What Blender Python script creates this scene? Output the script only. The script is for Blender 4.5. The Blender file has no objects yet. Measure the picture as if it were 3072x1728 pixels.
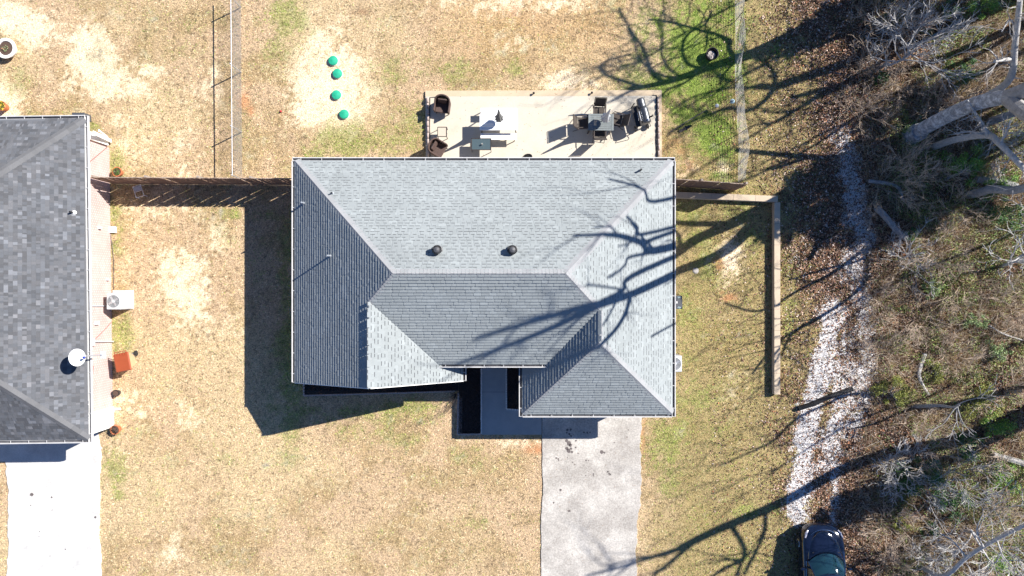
import bpy, bmesh, math, random
import numpy as np
from mathutils import Vector, Matrix
R = math.radians
rng = random.Random(7)

# ------------------------------------------------------------------ camera, sky, sun, exposure
H = 31.0                      # drone height in metres
S = 66.0                      # photo pixels (3072 wide) per metre on the ground
scene = bpy.context.scene
col = scene.collection
cam_d = bpy.data.cameras.new('camera'); cam = bpy.data.objects.new('camera', cam_d); col.objects.link(cam)
cam.location = (0, 0, H); cam.rotation_euler = (0, 0, 0)
cam_d.sensor_width = 36.0; cam_d.lens = 36.0 * S * H / 3072.0
cam_d.clip_end = 2000; scene.camera = cam
SUNV = Vector((1.10, 0.55, 1.0))            # towards the sun, per metre of height
SUN_EL = math.atan2(1.0, math.hypot(1.091, 0.545))
SUN_AZ = math.atan2(0.545, 1.091)
world = bpy.data.worlds.new("World"); scene.world = world; world.use_nodes = True
wn = world.node_tree.nodes; wl = world.node_tree.links
sky = wn.new('ShaderNodeTexSky'); sky.sky_type = 'NISHITA'; sky.sun_disc = False
sky.sun_elevation = SUN_EL; sky.sun_rotation = math.pi / 2 - SUN_AZ
sky.air_density = .8; sky.dust_density = 0.0; sky.ozone_density = 10.0
bg = wn['Background']; bg.inputs['Strength'].default_value = 0.074
wl.new(sky.outputs[0], bg.inputs[0])
sd = bpy.data.lights.new('sun', 'SUN'); sd.energy = 5.0; sd.angle = R(0.4); sd.color = (1.0, 0.96, 0.90)
so = bpy.data.objects.new('sun', sd); col.objects.link(so)
so.rotation_euler = SUNV.to_track_quat('Z', 'Y').to_euler(); so.location = (30, 15, 40)
scene.view_settings.view_transform = 'Standard'; scene.view_settings.look = 'None'
scene.view_settings.gamma = 1.0; scene.view_settings.exposure = 1.0

def P(px, py, h=0.0):
    """point at height h seen at photo pixel (px,py)"""
    k = (1 - h / H) / S
    return Vector(((px - 1536) * k, (864 - py) * k, h))

# ------------------------------------------------------------------ materials
MATS = {}
def mat(name, color=(.5, .5, .5), rough=.7, metal=0.0, var=0.0, vscale=4.0, bump=0.0, bscale=40.0, spec=.5,
        attr=None, coat=0.0, alpha=None, fine=0.0, fscale=90.0, trans=0.0, color2=None, detail=6.0, weave=None, transluc=False):
    if name in MATS: return MATS[name]
    m = bpy.data.materials.new(name); m.use_nodes = True
    nt = m.node_tree; N = nt.nodes; Lk = nt.links
    b = N['Principled BSDF']
    b.inputs['Roughness'].default_value = rough; b.inputs['Metallic'].default_value = metal
    b.inputs['Specular IOR Level'].default_value = spec
    if coat: b.inputs['Coat Weight'].default_value = coat; b.inputs['Coat Roughness'].default_value = .03
    if trans: b.inputs['Transmission Weight'].default_value = trans
    tc = N.new('ShaderNodeNewGeometry')
    if attr:
        a = N.new('ShaderNodeVertexColor'); a.layer_name = attr; csock = a.outputs['Color']
    else:
        rgb = N.new('ShaderNodeRGB'); rgb.outputs[0].default_value = (*color, 1); csock = rgb.outputs[0]
    if var or color2:
        n = N.new('ShaderNodeTexNoise'); n.inputs['Scale'].default_value = vscale; n.inputs['Detail'].default_value = detail
        n.inputs['Roughness'].default_value = .62
        Lk.new(tc.outputs['Position'], n.inputs['Vector'])
        if color2:
            r = N.new('ShaderNodeValToRGB'); r.color_ramp.elements[0].position = .42; r.color_ramp.elements[1].position = .6
            r.color_ramp.elements[0].color = (0, 0, 0, 1); r.color_ramp.elements[1].color = (1, 1, 1, 1)
            Lk.new(n.outputs[0], r.inputs[0])
            mx = N.new('ShaderNodeMix'); mx.data_type = 'RGBA'
            Lk.new(r.outputs[0], mx.inputs[0]); Lk.new(csock, mx.inputs[6]); mx.inputs[7].default_value = (*color2, 1)
            csock = mx.outputs[2]
        if var:
            mr = N.new('ShaderNodeMapRange'); mr.inputs[1].default_value = .25; mr.inputs[2].default_value = .75
            mr.inputs[3].default_value = 1 - var; mr.inputs[4].default_value = 1 + var
            Lk.new(n.outputs[0], mr.inputs[0])
            mx = N.new('ShaderNodeVectorMath'); mx.operation = 'SCALE'
            Lk.new(csock, mx.inputs[0]); Lk.new(mr.outputs[0], mx.inputs['Scale']); csock = mx.outputs[0]
    if fine:
        n = N.new('ShaderNodeTexNoise'); n.inputs['Scale'].default_value = fscale; n.inputs['Detail'].default_value = 3
        Lk.new(tc.outputs['Position'], n.inputs['Vector'])
        mr = N.new('ShaderNodeMapRange'); mr.inputs[1].default_value = .3; mr.inputs[2].default_value = .7
        mr.inputs[3].default_value = 1 - fine; mr.inputs[4].default_value = 1 + fine
        Lk.new(n.outputs[0], mr.inputs[0])
        mx = N.new('ShaderNodeVectorMath'); mx.operation = 'SCALE'
        Lk.new(csock, mx.inputs[0]); Lk.new(mr.outputs[0], mx.inputs['Scale']); csock = mx.outputs[0]
    Lk.new(csock, b.inputs['Base Color'])
    if bump:
        n = N.new('ShaderNodeTexNoise'); n.inputs['Scale'].default_value = bscale; n.inputs['Detail'].default_value = 5
        Lk.new(tc.outputs['Position'], n.inputs['Vector'])
        bp = N.new('ShaderNodeBump'); bp.inputs['Strength'].default_value = min(1, bump); bp.inputs['Distance'].default_value = .02 * max(1, bump)
        Lk.new(n.outputs[0], bp.inputs['Height']); Lk.new(bp.outputs[0], b.inputs['Normal'])
    if weave:
        w = N.new('ShaderNodeTexWave'); w.inputs['Scale'].default_value = weave; w.inputs['Distortion'].default_value = .5
        Lk.new(tc.outputs['Position'], w.inputs['Vector'])
        bp = N.new('ShaderNodeBump'); bp.inputs['Strength'].default_value = .6; bp.inputs['Distance'].default_value = .01
        Lk.new(w.outputs['Fac'], bp.inputs['Height']); Lk.new(bp.outputs[0], b.inputs['Normal'])
    MATS[name] = m
    return m

M = {
 'shingle': mat('roof_shingle', attr='Col', rough=.95, spec=.2, var=.10, vscale=.55, fine=.07, fscale=55, bump=.25, bscale=90),
 'shingle2': mat('neighbour_shingle', attr='Col', rough=.95, spec=.2, var=.08, vscale=.8, fine=.14, fscale=60, bump=.5, bscale=90),
 'gutter': mat('white_gutter', (.55, .54, .53), .45, var=.15, vscale=3),
 'gutter_in': mat('gutter_debris', (.10, .10, .11), .9, var=.4, vscale=14),
 'brick': None,
 'white': mat('white_paint', (.84, .83, .80), .5, var=.05, vscale=3),
 'concrete': mat('driveway_concrete', (.38, .35, .315), .9, var=.16, vscale=.9, fine=.24, fscale=17, bump=.6, bscale=50, color2=(.45, .42, .38)),
 'concrete_w': mat('pale_driveway_concrete', (.55, .535, .51), .9, var=.20, vscale=1.3, fine=.10, fscale=20, bump=.3, bscale=60),
 'patio': mat('patio_concrete', (.55, .49, .39), .88, var=.12, vscale=1.3, fine=.05, fscale=18, color2=(.50, .455, .38)),
 'patio_rim': mat('patio_rim_concrete', (.52, .41, .28), .88, var=.09, vscale=2.3, fine=.06, fscale=30),
 'walk': mat('walkway_concrete', (.36, .36, .35), .85, var=.12, vscale=1.7, fine=.05, fscale=30),
 'mulch': mat('dark_mulch', (.05, .038, .032), .95, var=.5, vscale=22, bump=1, bscale=35),
 'tanwall': mat('tan_concrete_block', (.50, .40, .29), .9, var=.10, vscale=3, fine=.06, fscale=40),
 'ground': mat('lawn_soil', attr='Col', rough=.97, spec=.1, var=.10, vscale=3.2, fine=.42, fscale=17, bump=2.2, bscale=22),
 'grass': mat('dry_grass', attr='Col', rough=.85, spec=.15),
 'leaf': mat('leaf_litter', attr='Col', rough=.8, spec=.25),
 'stone': mat('gravel_stone', attr='Col', rough=.9, spec=.2),
 'green': mat('evergreen_leaf', attr='Col', rough=.55, spec=.4),
 'bark': mat('grey_bark', (.30, .29, .285), .95, var=.35, vscale=6, fine=.25, fscale=40, bump=1, bscale=25),
 'bark_pale': mat('pale_bark', (.46, .44, .42), .9, var=.3, vscale=7, fine=.2, fscale=50, bump=1, bscale=30),
 'bark2': mat('lichen_bark', (.30, .31, .33), .95, var=.45, vscale=5, fine=.35, fscale=26, bump=1, bscale=18, color2=(.44, .45, .47)),
 'twig': mat('twig_bark', (.46, .36, .27), .9, var=.35, vscale=5),
 'brush': mat('dead_brush', attr='Col', rough=.9, spec=.2),
 'picket': mat('weathered_picket', (.20, .125, .09), .9, var=.35, vscale=5, fine=.2, fscale=50, bump=.5, bscale=60),
 'picket_top': mat('grey_cedar', (.30, .25, .21), .9, var=.25, vscale=7),
 'galv': mat('galvanised_steel', (.55, .56, .58), .4, metal=.7, var=.1, vscale=12),
 'galv_w': mat('fence_wire', (.42, .42, .42), .5, metal=.5),
 'steel_w': mat('bright_wire', (.50, .48, .45), .45, metal=.4),
 'darkmetal': mat('black_steel', (.03, .028, .028), .45, metal=.4, var=.3, vscale=20),
 'bronze': mat('bronze_frame', (.055, .042, .036), .5, metal=.3),
 'sling': mat('dark_sling', (.075, .06, .05), .8, var=.15, vscale=20, weave=60),
 'wicker': mat('brown_wicker', (.10, .062, .052), .75, var=.4, vscale=30, weave=45),
 'whiteslat': mat('white_resin', (.80, .80, .80), .45, var=.04, vscale=6),
 'greyslat': mat('grey_slat', (.17, .19, .19), .5, var=.14, vscale=9),
 'umbgrey': mat('grey_canvas', (.17, .17, .165), .85, var=.25, vscale=18, weave=15),
 'umbwhite': mat('pale_canvas', (.55, .57, .60), .85, var=.25, vscale=18, weave=15),
 'glass': mat('smoked_glass', (.07, .10, .11), .06, spec=.8),
 'grill': mat('grill_steel', (.11, .115, .125), .38, metal=.6, var=.35, vscale=12),
 'rubber': mat('rubber', (.02, .02, .02), .8),
 'chrome': mat('chrome', (.7, .7, .72), .15, metal=1),
 'lid': mat('green_plastic_lid', (.015, .36, .21), .6, var=.2, vscale=7),
 'lid_rim': mat('pale_riser', (.70, .66, .56), .8),
 'terracotta': mat('terracotta', (.45, .145, .06), .8, var=.15, vscale=12),
 'blackpot': mat('black_pot', (.03, .026, .026), .6),
 'soil': mat('pot_soil', (.09, .055, .04), .95, var=.4, vscale=30, bump=1),
 'yellow': mat('yellow_glaze', (.62, .42, .06), .4, var=.15, vscale=10),
 'bin': mat('brown_bin_plastic', (.30, .065, .025), .45, var=.08, vscale=8),
 'binbody': mat('sunlit_brown_bin', (.55, .38, .22), .6, var=.08, vscale=8),  # brown plastic, paleness of its sunlit side put into the colour
 'acwhite': mat('white_enamel', (.50, .51, .52), .4, var=.05, vscale=5),
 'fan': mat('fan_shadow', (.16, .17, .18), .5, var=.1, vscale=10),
 'dish': mat('dish_white', (.66, .65, .64), .4, var=.02, vscale=5),
 'blue': mat('blue_plastic', (.01, .04, .35), .5),
 'red': mat('red_plastic', (.45, .02, .03), .5),
 'car': mat('midnight_paint', (.005, .008, .022), .10, metal=.1, coat=1.0, var=.2, vscale=2),
 'carglass': mat('car_glass', (.008, .03, .04), .03, spec=1.0),
 'headlamp': mat('headlamp_glass', (.45, .45, .52), .1, spec=1.0),
 'plasticblack': mat('black_plastic', (.02, .02, .022), .45),
 'plasticgrey': mat('dark_grey_plastic', (.07, .075, .085), .45, var=.1, vscale=15),
 'plasticclear': mat('pale_blue_plastic', (.38, .50, .52), .3),
 'capst': mat('edging_concrete', (.68, .66, .64), .9, var=.2, vscale=12),
 'pinkst': mat('pink_edging_concrete', (.46, .37, .33), .9, var=.2, vscale=10),
 'soffit': mat('soffit_white', (.7, .7, .68), .6),
 'window': mat('window_pane', (.03, .04, .05), .05, spec=.9),
 'door': mat('painted_door', (.10, .055, .04), .5, var=.1),
 'garage': mat('garage_door_white', (.72, .70, .66), .5, var=.03),
 'flash': mat('lead_flashing', (.40, .43, .47), .5, metal=.3),
 'vent': mat('dark_vent_metal', (.10, .10, .105), .5, metal=.4, var=.2, vscale=20),
 'copper': mat('dark_pipe', (.05, .04, .05), .6),
 'glasswhite': mat('frosted_lamp', (.75, .75, .72), .3),
}
def brick(name, c1, c2, mortar):
    m = bpy.data.materials.new(name); m.use_nodes = True
    N = m.node_tree.nodes; Lk = m.node_tree.links; b = N['Principled BSDF']; b.inputs['Roughness'].default_value = .9
    g = N.new('ShaderNodeNewGeometry')
    sx = N.new('ShaderNodeSeparateXYZ'); Lk.new(g.outputs['Position'], sx.inputs[0])
    ad = N.new('ShaderNodeMath'); ad.operation = 'ADD'; Lk.new(sx.outputs[0], ad.inputs[0]); Lk.new(sx.outputs[1], ad.inputs[1])
    cx = N.new('ShaderNodeCombineXYZ'); Lk.new(ad.outputs[0], cx.inputs[0]); Lk.new(sx.outputs[2], cx.inputs[1])
    t = N.new('ShaderNodeTexBrick'); t.inputs['Scale'].default_value = 1.0
    t.inputs['Brick Width'].default_value = .21; t.inputs['Row Height'].default_value = .076; t.inputs['Mortar Size'].default_value = .011
    t.inputs['Color1'].default_value = (*c1, 1); t.inputs['Color2'].default_value = (*c2, 1); t.inputs['Mortar'].default_value = (*mortar, 1)
    Lk.new(cx.outputs[0], t.inputs['Vector'])
    n = N.new('ShaderNodeTexNoise'); n.inputs['Scale'].default_value = 1.5; Lk.new(g.outputs['Position'], n.inputs['Vector'])
    mr = N.new('ShaderNodeMapRange'); mr.inputs[3].default_value = .82; mr.inputs[4].default_value = 1.18; Lk.new(n.outputs[0], mr.inputs[0])
    v = N.new('ShaderNodeVectorMath'); v.operation = 'SCALE'; Lk.new(t.outputs['Color'], v.inputs[0]); Lk.new(mr.outputs[0], v.inputs['Scale'])
    Lk.new(v.outputs[0], b.inputs['Base Color'])
    bp = N.new('ShaderNodeBump'); bp.inputs['Distance'].default_value = .006; bp.inputs['Strength'].default_value = .8; bp.invert = True
    Lk.new(t.outputs['Fac'], bp.inputs['Height']); Lk.new(bp.outputs[0], b.inputs['Normal'])
    return m
M['brick'] = brick('pink_brick', (.50, .33, .30), (.43, .27, .24), (.62, .57, .54))
M['brick2'] = brick('house_brick', (.42, .36, .33), (.34, .28, .26), (.55, .53, .50))

# ------------------------------------------------------------------ mesh builder
class MB:
    def __init__(s): s.v = []; s.f = []; s.c = []
    def add(s, vs, fs, colr=None):
        o = len(s.v); s.v.extend([tuple(x) for x in vs]); s.f.extend([tuple(i + o for i in f) for f in fs])
        s.c.extend([colr] * len(fs)); return s
    def box(s, c, size, rot=None, colr=None, taper=None):
        hx, hy, hz = size[0] / 2, size[1] / 2, size[2] / 2; c = Vector(c)
        vs = []
        for z in (-1, 1):
            k = 1 if z < 0 or taper is None else taper
            for x, y in ((-1, -1), (1, -1), (1, 1), (-1, 1)): vs.append(Vector((x * hx * k, y * hy * k, z * hz)))
        if rot is not None:
            if not isinstance(rot, Matrix): rot = Matrix.Rotation(rot, 3, 'Z')
            vs = [rot @ v for v in vs]
        vs = [v + c for v in vs]
        return s.add(vs, [(3, 2, 1, 0), (4, 5, 6, 7), (0, 1, 5, 4), (1, 2, 6, 5), (2, 3, 7, 6), (3, 0, 4, 7)], colr)
    def beam(s, p, q, w, h, up=(0, 0, 1)):
        p = Vector(p); q = Vector(q); d = q - p; L = d.length
        if L < 1e-6: return s
        d /= L; u = Vector(up); x = d.cross(u)
        if x.length < 1e-4: x = Vector((1, 0, 0))
        x.normalize(); z = x.cross(d).normalized()
        rot = Matrix((x, d, z)).transposed()
        return s.box((p + q) / 2, (w, L, h), rot)
    def tube(s, pts, rads, n=6, cap=True, colr=None):
        pts = [Vector(p) for p in pts]; m = len(pts)
        if not hasattr(rads, '__len__'): rads = [rads] * m
        o = len(s.v); ref = None
        for i in range(m):
            a = pts[max(0, i - 1)]; b = pts[min(m - 1, i + 1)]; d = (b - a)
            if d.length < 1e-9: d = Vector((0, 0, 1))
            d.normalize()
            if ref is None:
                ref = d.orthogonal().normalized()
            else:
                ref = ref - d * ref.dot(d)
                if ref.length < 1e-6: ref = d.orthogonal()
                ref.normalize()
            y = d.cross(ref)
            for k in range(n):
                t = 2 * math.pi * k / n
                s.v.append(tuple(pts[i] + (ref * math.cos(t) + y * math.sin(t)) * rads[i]))
        for i in range(m - 1):
            for k in range(n):
                k2 = (k + 1) % n
                s.f.append((o + i * n + k, o + i * n + k2, o + (i + 1) * n + k2, o + (i + 1) * n + k)); s.c.append(colr)
        if cap:
            s.f.append(tuple(o + k for k in reversed(range(n)))); s.c.append(colr)
            s.f.append(tuple(o + (m - 1) * n + k for k in range(n))); s.c.append(colr)
        return s
    def lathe(s, prof, n=24, c=(0, 0, 0), sq=1.0):
        o = len(s.v); m = len(prof); c = Vector(c)
        for r, z in prof:
            for k in range(n):
                t = 2 * math.pi * k / n; s.v.append((c.x + r * math.cos(t), c.y + r * math.sin(t) * sq, c.z + z))
        for i in range(m - 1):
            for k in range(n):
                k2 = (k + 1) % n
                s.f.append((o + i * n + k, o + i * n + k2, o + (i + 1) * n + k2, o + (i + 1) * n + k)); s.c.append(None)
        s.f.append(tuple(o + k for k in reversed(range(n)))); s.c.append(None)
        s.f.append(tuple(o + (m - 1) * n + k for k in range(n))); s.c.append(None)
        return s
    def prism(s, poly, z0, z1):
        n = len(poly); vs = [(p[0], p[1], z0) for p in poly] + [(p[0], p[1], z1) for p in poly]
        fs = [tuple(reversed(range(n))), tuple(range(n, 2 * n))] + [(i, (i + 1) % n, n + (i + 1) % n, n + i) for i in range(n)]
        return s.add(vs, fs)
    def build(s, name, m, parent=None, smooth=False, bevel=0.0, loc=None, rot=None, label=None):
        me = bpy.data.meshes.new(name); me.from_pydata(s.v, [], s.f); me.update()
        if any(c is not None for c in s.c):
            a = me.color_attributes.new('Col', 'FLOAT_COLOR', 'CORNER')
            arr = np.ones((len(me.loops), 4), dtype=np.float32); i = 0
            for f, c in zip(s.f, s.c):
                cc = c if c is not None else (.3, .3, .3)
                arr[i:i + len(f), :3] = cc; i += len(f)
            a.data.foreach_set('color', arr.ravel())
        me.materials.append(m)
        if smooth:
            me.polygons.foreach_set('use_smooth', [True] * len(me.polygons))
        o = bpy.data.objects.new(name, me); col.objects.link(o)
        if smooth:
            try: me.set_sharp_from_angle(angle=R(40))
            except Exception: pass
        if parent: o.parent = parent
        if loc is not None: o.location = loc
        if rot is not None: o.rotation_euler = rot if hasattr(rot, '__len__') else (0, 0, rot)
        if bevel:
            b = o.modifiers.new('bevel', 'BEVEL'); b.width = bevel; b.segments = 2; b.limit_method = 'ANGLE'
        if label: o['label'] = label
        return o

def tag(o, label=None, cat=None, group=None, kind=None):
    if label: o['label'] = label
    if cat: o['category'] = cat
    if group: o['group'] = group
    if kind: o['kind'] = kind
    return o
def thing(name, label, cat, loc=(0, 0, 0), rz=0.0, group=None):
    o = bpy.data.objects.new(name, None); col.objects.link(o); o.location = loc; o.rotation_euler = (0, 0, rz)
    o.empty_display_size = .1
    return tag(o, label, cat, group)
KIDS = {}
def copy_tree(o, parent=None):
    c = o.copy(); col.objects.link(c); c.parent = parent
    if parent is not None: c.matrix_parent_inverse = o.matrix_parent_inverse
    for ch in [x for x in bpy.data.objects if x.parent == o]: copy_tree(ch, c)
    return c

def fast_mesh(name, V, faces_n, m, colors=None, idx=None):
    """V (n,3) float array; polygons of faces_n consecutive verts (or idx). colors per vertex"""
    me = bpy.data.meshes.new(name); nv = len(V)
    if idx is None: idx = np.arange(nv, dtype=np.int32)
    idx = idx.ravel().astype(np.int32); nf = len(idx) // faces_n
    me.vertices.add(nv); me.vertices.foreach_set('co', np.ascontiguousarray(V, dtype=np.float32).ravel())
    me.loops.add(len(idx)); me.loops.foreach_set('vertex_index', idx)
    me.polygons.add(nf); me.polygons.foreach_set('loop_start', np.arange(0, nf * faces_n, faces_n, dtype=np.int32))
    me.update(calc_edges=True)
    if colors is not None:
        a = me.color_attributes.new('Col', 'FLOAT_COLOR', 'POINT')
        c4 = np.ones((nv, 4), dtype=np.float32); c4[:, :3] = colors
        a.data.foreach_set('color', c4.ravel())
    me.materials.append(m); me.validate()
    o = bpy.data.objects.new(name, me); col.objects.link(o); return o

# ------------------------------------------------------------------ numpy noise
def vnoise(x, y, seed=0):
    xi = np.floor(x).astype(np.int64); yi = np.floor(y).astype(np.int64); xf = x - xi; yf = y - yi
    def hsh(a, b):
        h = (a * 374761393 + b * 668265263 + seed * 1442695041) & 0xffffffff
        h = ((h ^ (h >> 13)) * 1274126177) & 0xffffffff
        return ((h ^ (h >> 16)) & 0xffff) / 65535.0
    u = xf * xf * (3 - 2 * xf); v = yf * yf * (3 - 2 * yf)
    return (hsh(xi, yi) * (1 - u) + hsh(xi + 1, yi) * u) * (1 - v) + (hsh(xi, yi + 1) * (1 - u) + hsh(xi + 1, yi + 1) * u) * v
def fbm(x, y, seed=0, oct=4):
    t = 0; a = .5; n = 0
    for i in range(oct):
        t = t + a * vnoise(x * 2 ** i, y * 2 ** i, seed + i * 17); n += a; a *= .55
    return t / n
def sstep(a, b, x):
    t = np.clip((x - a) / (b - a), 0, 1); return t * t * (3 - 2 * t)

# ------------------------------------------------------------------ what the ground is made of, by place
def blobs(x, y, L):
    """soft patches given as (cx,cy,rx,ry,strength) in photo pixels"""
    px = x * S + 1536; py = 864 - y * S
    out = np.zeros_like(x)
    for cx, cy, rx, ry, k in L:
        d = ((px - cx) / rx) ** 2 + ((py - cy) / ry) ** 2
        out = np.maximum(out, k * np.exp(-d * .7))
    return out
def strokes(x, y, L):
    px = x * S + 1536; py = 864 - y * S
    out = np.zeros_like(x)
    for pts, w, k in L:
        for (ax, ay), (bx, by) in zip(pts[:-1], pts[1:]):
            dx, dy = bx - ax, by - ay; l2 = dx * dx + dy * dy
            t = np.clip(((px - ax) * dx + (py - ay) * dy) / l2, 0, 1)
            d = np.hypot(px - ax - t * dx, py - ay - t * dy)
            out = np.maximum(out, k * np.exp(-(d / w) ** 2 * .9))
    return out
GREEN = [(860, 50, 70, 80, .95), (830, 130, 50, 50, .6), (1030, 430, 90, 55, .95), (1180, 420, 110, 45, .7), (960, 455, 60, 30, .6),
 (1240, 215, 130, 45, .55), (1370, 215, 45, 32, .8), (1545, 205, 28, 30, .85), (1230, 330, 60, 70, .45), (1000, 385, 40, 30, .6),
 (2080, 120, 130, 130, .9), (1960, 70, 130, 90, .55), (2150, 170, 70, 80, 1.2), (2000, 240, 140, 60, .8), (2100, 260, 110, 70, .9), (2130, 60, 90, 70, .8),
 (2150, 400, 70, 70, 1.0), (2180, 460, 40, 40, .9), (2060, 345, 60, 50, .8), (2170, 530, 35, 18, .8), (1980, 160, 90, 60, .6),
 (335, 635, 20, 30, 1), (345, 490, 26, 38, 1), (345, 720, 30, 60, .6), (355, 1000, 40, 50, .9), (280, 380, 30, 14, .9), (345, 1400, 40, 80, .7), (360, 1490, 16, 22, 1), (340, 1300, 50, 60, .35),
 (700, 640, 25, 20, .9), (690, 720, 22, 40, .3), (800, 650, 60, 25, .5), (870, 1000, 40, 300, .8), (780, 800, 40, 90, .4), (850, 1230, 60, 50, .6), (1060, 1240, 220, 25, .7), (1240, 1220, 80, 20, .9), (1150, 1260, 60, 20, .5),
 (2090, 1190, 60, 60, .8), (2000, 1340, 60, 80, .8), (2010, 1440, 30, 60, .7), (2050, 1250, 60, 60, .4), (2150, 1280, 40, 40, .5), (2240, 1530, 40, 25, .8), (2230, 1680, 90, 30, .5),
 (2060, 640, 60, 30, .7), (2070, 720, 70, 30, .7), (2130, 800, 50, 60, .6), (2210, 620, 60, 40, .5), (2260, 720, 30, 40, .6), (2060, 1000, 40, 80, .6), (2060, 870, 25, 30, .6),
 (2370, 960, 25, 90, .8), (2370, 800, 40, 60, .6), (2450, 620, 50, 20, .8), (2440, 540, 60, 40, .5), (2350, 160, 60, 60, .5), (2420, 1060, 20, 40, .5), (2340, 1540, 30, 30, .6),
 (1400, 1370, 90, 50, .30), (1440, 1560, 60, 40, .35), (1050, 1290, 90, 30, .4), (560, 150, 90, 90, .25), (60, 250, 60, 50, .4), (120, 340, 60, 20, .4), (460, 1500, 80, 100, .2), (650, 1380, 60, 30, .3), (1220, 1320, 60, 25, .45), (1150, 1300, 60, 30, .35)]
SAND = [(990, 250, 95, 120, 1.25), (940, 330, 60, 60, 1.0), (1030, 300, 60, 60, 1.1), (960, 150, 60, 80, .9), (930, 60, 50, 70, .6), (1000, 80, 60, 60, .5), (1050, 200, 50, 70, .8), (1000, 370, 60, 25, .7),
 (40, 50, 60, 50, 1.1), (110, 80, 70, 60, 1.0), (150, 115, 60, 20, .7), (250, 110, 25, 45, 1.1), (270, 170, 70, 80, 1.0), (340, 250, 100, 60, .85), (400, 260, 50, 40, .9), (450, 215, 60, 25, .7), (230, 120, 50, 30, .8), (200, 250, 60, 40, .5), (370, 350, 50, 40, .5), (300, 210, 60, 60, .7), (590, 250, 60, 60, .5), (640, 240, 30, 60, .6),
 (540, 440, 60, 90, .5), (420, 430, 90, 60, .5), (560, 500, 60, 60, .5), (0, 300, 70, 60, 1.0), (20, 340, 40, 25, 1.2),
 (560, 860, 80, 110, .95), (500, 790, 60, 60, .7), (590, 790, 40, 40, .8), (600, 940, 60, 50, .6), (480, 640, 110, 40, .5), (640, 720, 60, 60, .5), (650, 960, 60, 60, .5), (420, 760, 60, 120, .35), (460, 870, 60, 60, .4),
 (380, 1190, 40, 20, .8), (440, 1235, 110, 30, .5), (560, 1240, 60, 50, .4), (520, 1650, 40, 60, .5), (1690, 245, 55, 28, 1.2), (1760, 255, 60, 16, .7), (1540, 130, 50, 30, .4),
 (1550, 15, 200, 30, .75), (1380, 10, 120, 20, .5), (2195, 780, 38, 55, 1.2), (2180, 900, 40, 60, .4), (2170, 500, 20, 45, .9), (2060, 510, 40, 40, .5), (2190, 1180, 60, 60, .2), (1560, 1330, 70, 20, .7), (1380, 1240, 14, 60, .9), (1130, 1460, 300, 120, .15)]
CLAY = [(2158, 792, 14, 22, 1.2), (2185, 895, 26, 16, 1.0), (2165, 880, 14, 10, .8), (2030, 440, 60, 60, .45), (2070, 500, 60, 40, .5), (2205, 300, 14, 300, .55), (735, 290, 24, 50, .7), (752, 330, 14, 20, .7),
 (1600, 1345, 60, 22, .7), (1570, 1340, 20, 14, .5), (1560, 30, 90, 26, .55), (1500, 20, 250, 30, .25), (1080, 30, 60, 30, .4), (400, 260, 20, 10, .5), (388, 45, 30, 20, .2), (1600, 1420, 20, 120, .3), (1930, 1290, 10, 150, .5), (2130, 1000, 40, 60, .15), (338, 830, 10, 60, .3), (640, 1450, 200, 60, .12), (760, 1300, 200, 60, .1)]
DARK = [(2410, 1130, 20, 26, .7), (2380, 560, 60, 30, .5), (2480, 520, 80, 60, .3), (1600, 1500, 25, 60, .35), (2260, 960, 60, 60, .25), (880, 1500, 40, 40, .25), (1080, 1400, 120, 60, .3), (1480, 1690, 40, 30, .5), (780, 1660, 60, 60, .3), (630, 1570, 80, 120, .18), (1080, 25, 40, 25, .6), (350, 405, 40, 22, .5)]
_r = random.Random(3)
for _ in range(70): DARK.append((_r.gauss(625, 32), _r.gauss(790, 110), _r.uniform(3, 7), _r.uniform(3, 7), _r.uniform(.6, 1.1)))
for _ in range(40): DARK.append((_r.gauss(600, 35), _r.uniform(60, 330), _r.uniform(3, 7), _r.uniform(3, 7), _r.uniform(.5, 1)))
for _ in range(45): DARK.append((_r.uniform(380, 700), _r.uniform(620, 1080), _r.uniform(2.5, 5), _r.uniform(2.5, 5), _r.uniform(.5, 1)))
GRAV = [([(2535, 420), (2548, 500), (2560, 560), (2568, 640), (2590, 720)], 42, 1.0), ([(2500, 945), (2480, 1050), (2462, 1130), (2440, 1220), (2412, 1330), (2402, 1440), (2395, 1540)], 38, 1.25),
 ([(2590, 740), (2560, 800), (2590, 880), (2590, 980), (2600, 1080), (2590, 1180), (2560, 1270)], 36, 1.05), ([(2500, 1100), (2530, 1180), (2520, 1240), (2490, 1320)], 50, 1.1), ([(2540, 960), (2545, 1100), (2520, 1240), (2480, 1400)], 46, .78), ([(2500, 1410), (2505, 1560)], 24, .85), ([(2440, 100), (2520, 230)], 20, .3)]
def ground_layers(x, y):
    px = x * S + 1536; py = 864 - y * S
    n1 = fbm(x * .9, y * .9, 1); n2 = fbm(x * 3.1, y * 3.1, 5); n3 = fbm(x * .25, y * .25, 9, 3)
    nz = (n1 - .5) * .9 + (n2 - .5) * .9
    n5 = fbm(x * 8.0, y * 8.0, 15, 2) - .5
    g = sstep(.18, .85, blobs(x, y, GREEN) + nz * .95 + n5 * .7) + .10 * sstep(.62, .8, n1)
    s = sstep(.22, .90, blobs(x, y, SAND) + nz * 1.0 + n5 * .9)
    c = sstep(.25, .9, blobs(x, y, CLAY) + nz * .8)
    d = sstep(.25, .9, blobs(x, y, DARK) + nz * .5 + n5 * .5)
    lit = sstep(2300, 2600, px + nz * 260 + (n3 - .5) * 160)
    gr = sstep(.30, 1.0, strokes(x, y, GRAV) + nz * 1.15 + n5 * .6)
    olive = sstep(1900, 2080, px + nz * 60)
    return g, s, c, d, lit, gr, olive, n1, n2, n3, px, py
def mix(a, b, t): return a * (1 - t[..., None]) + np.array(b) * t[..., None]
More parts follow.
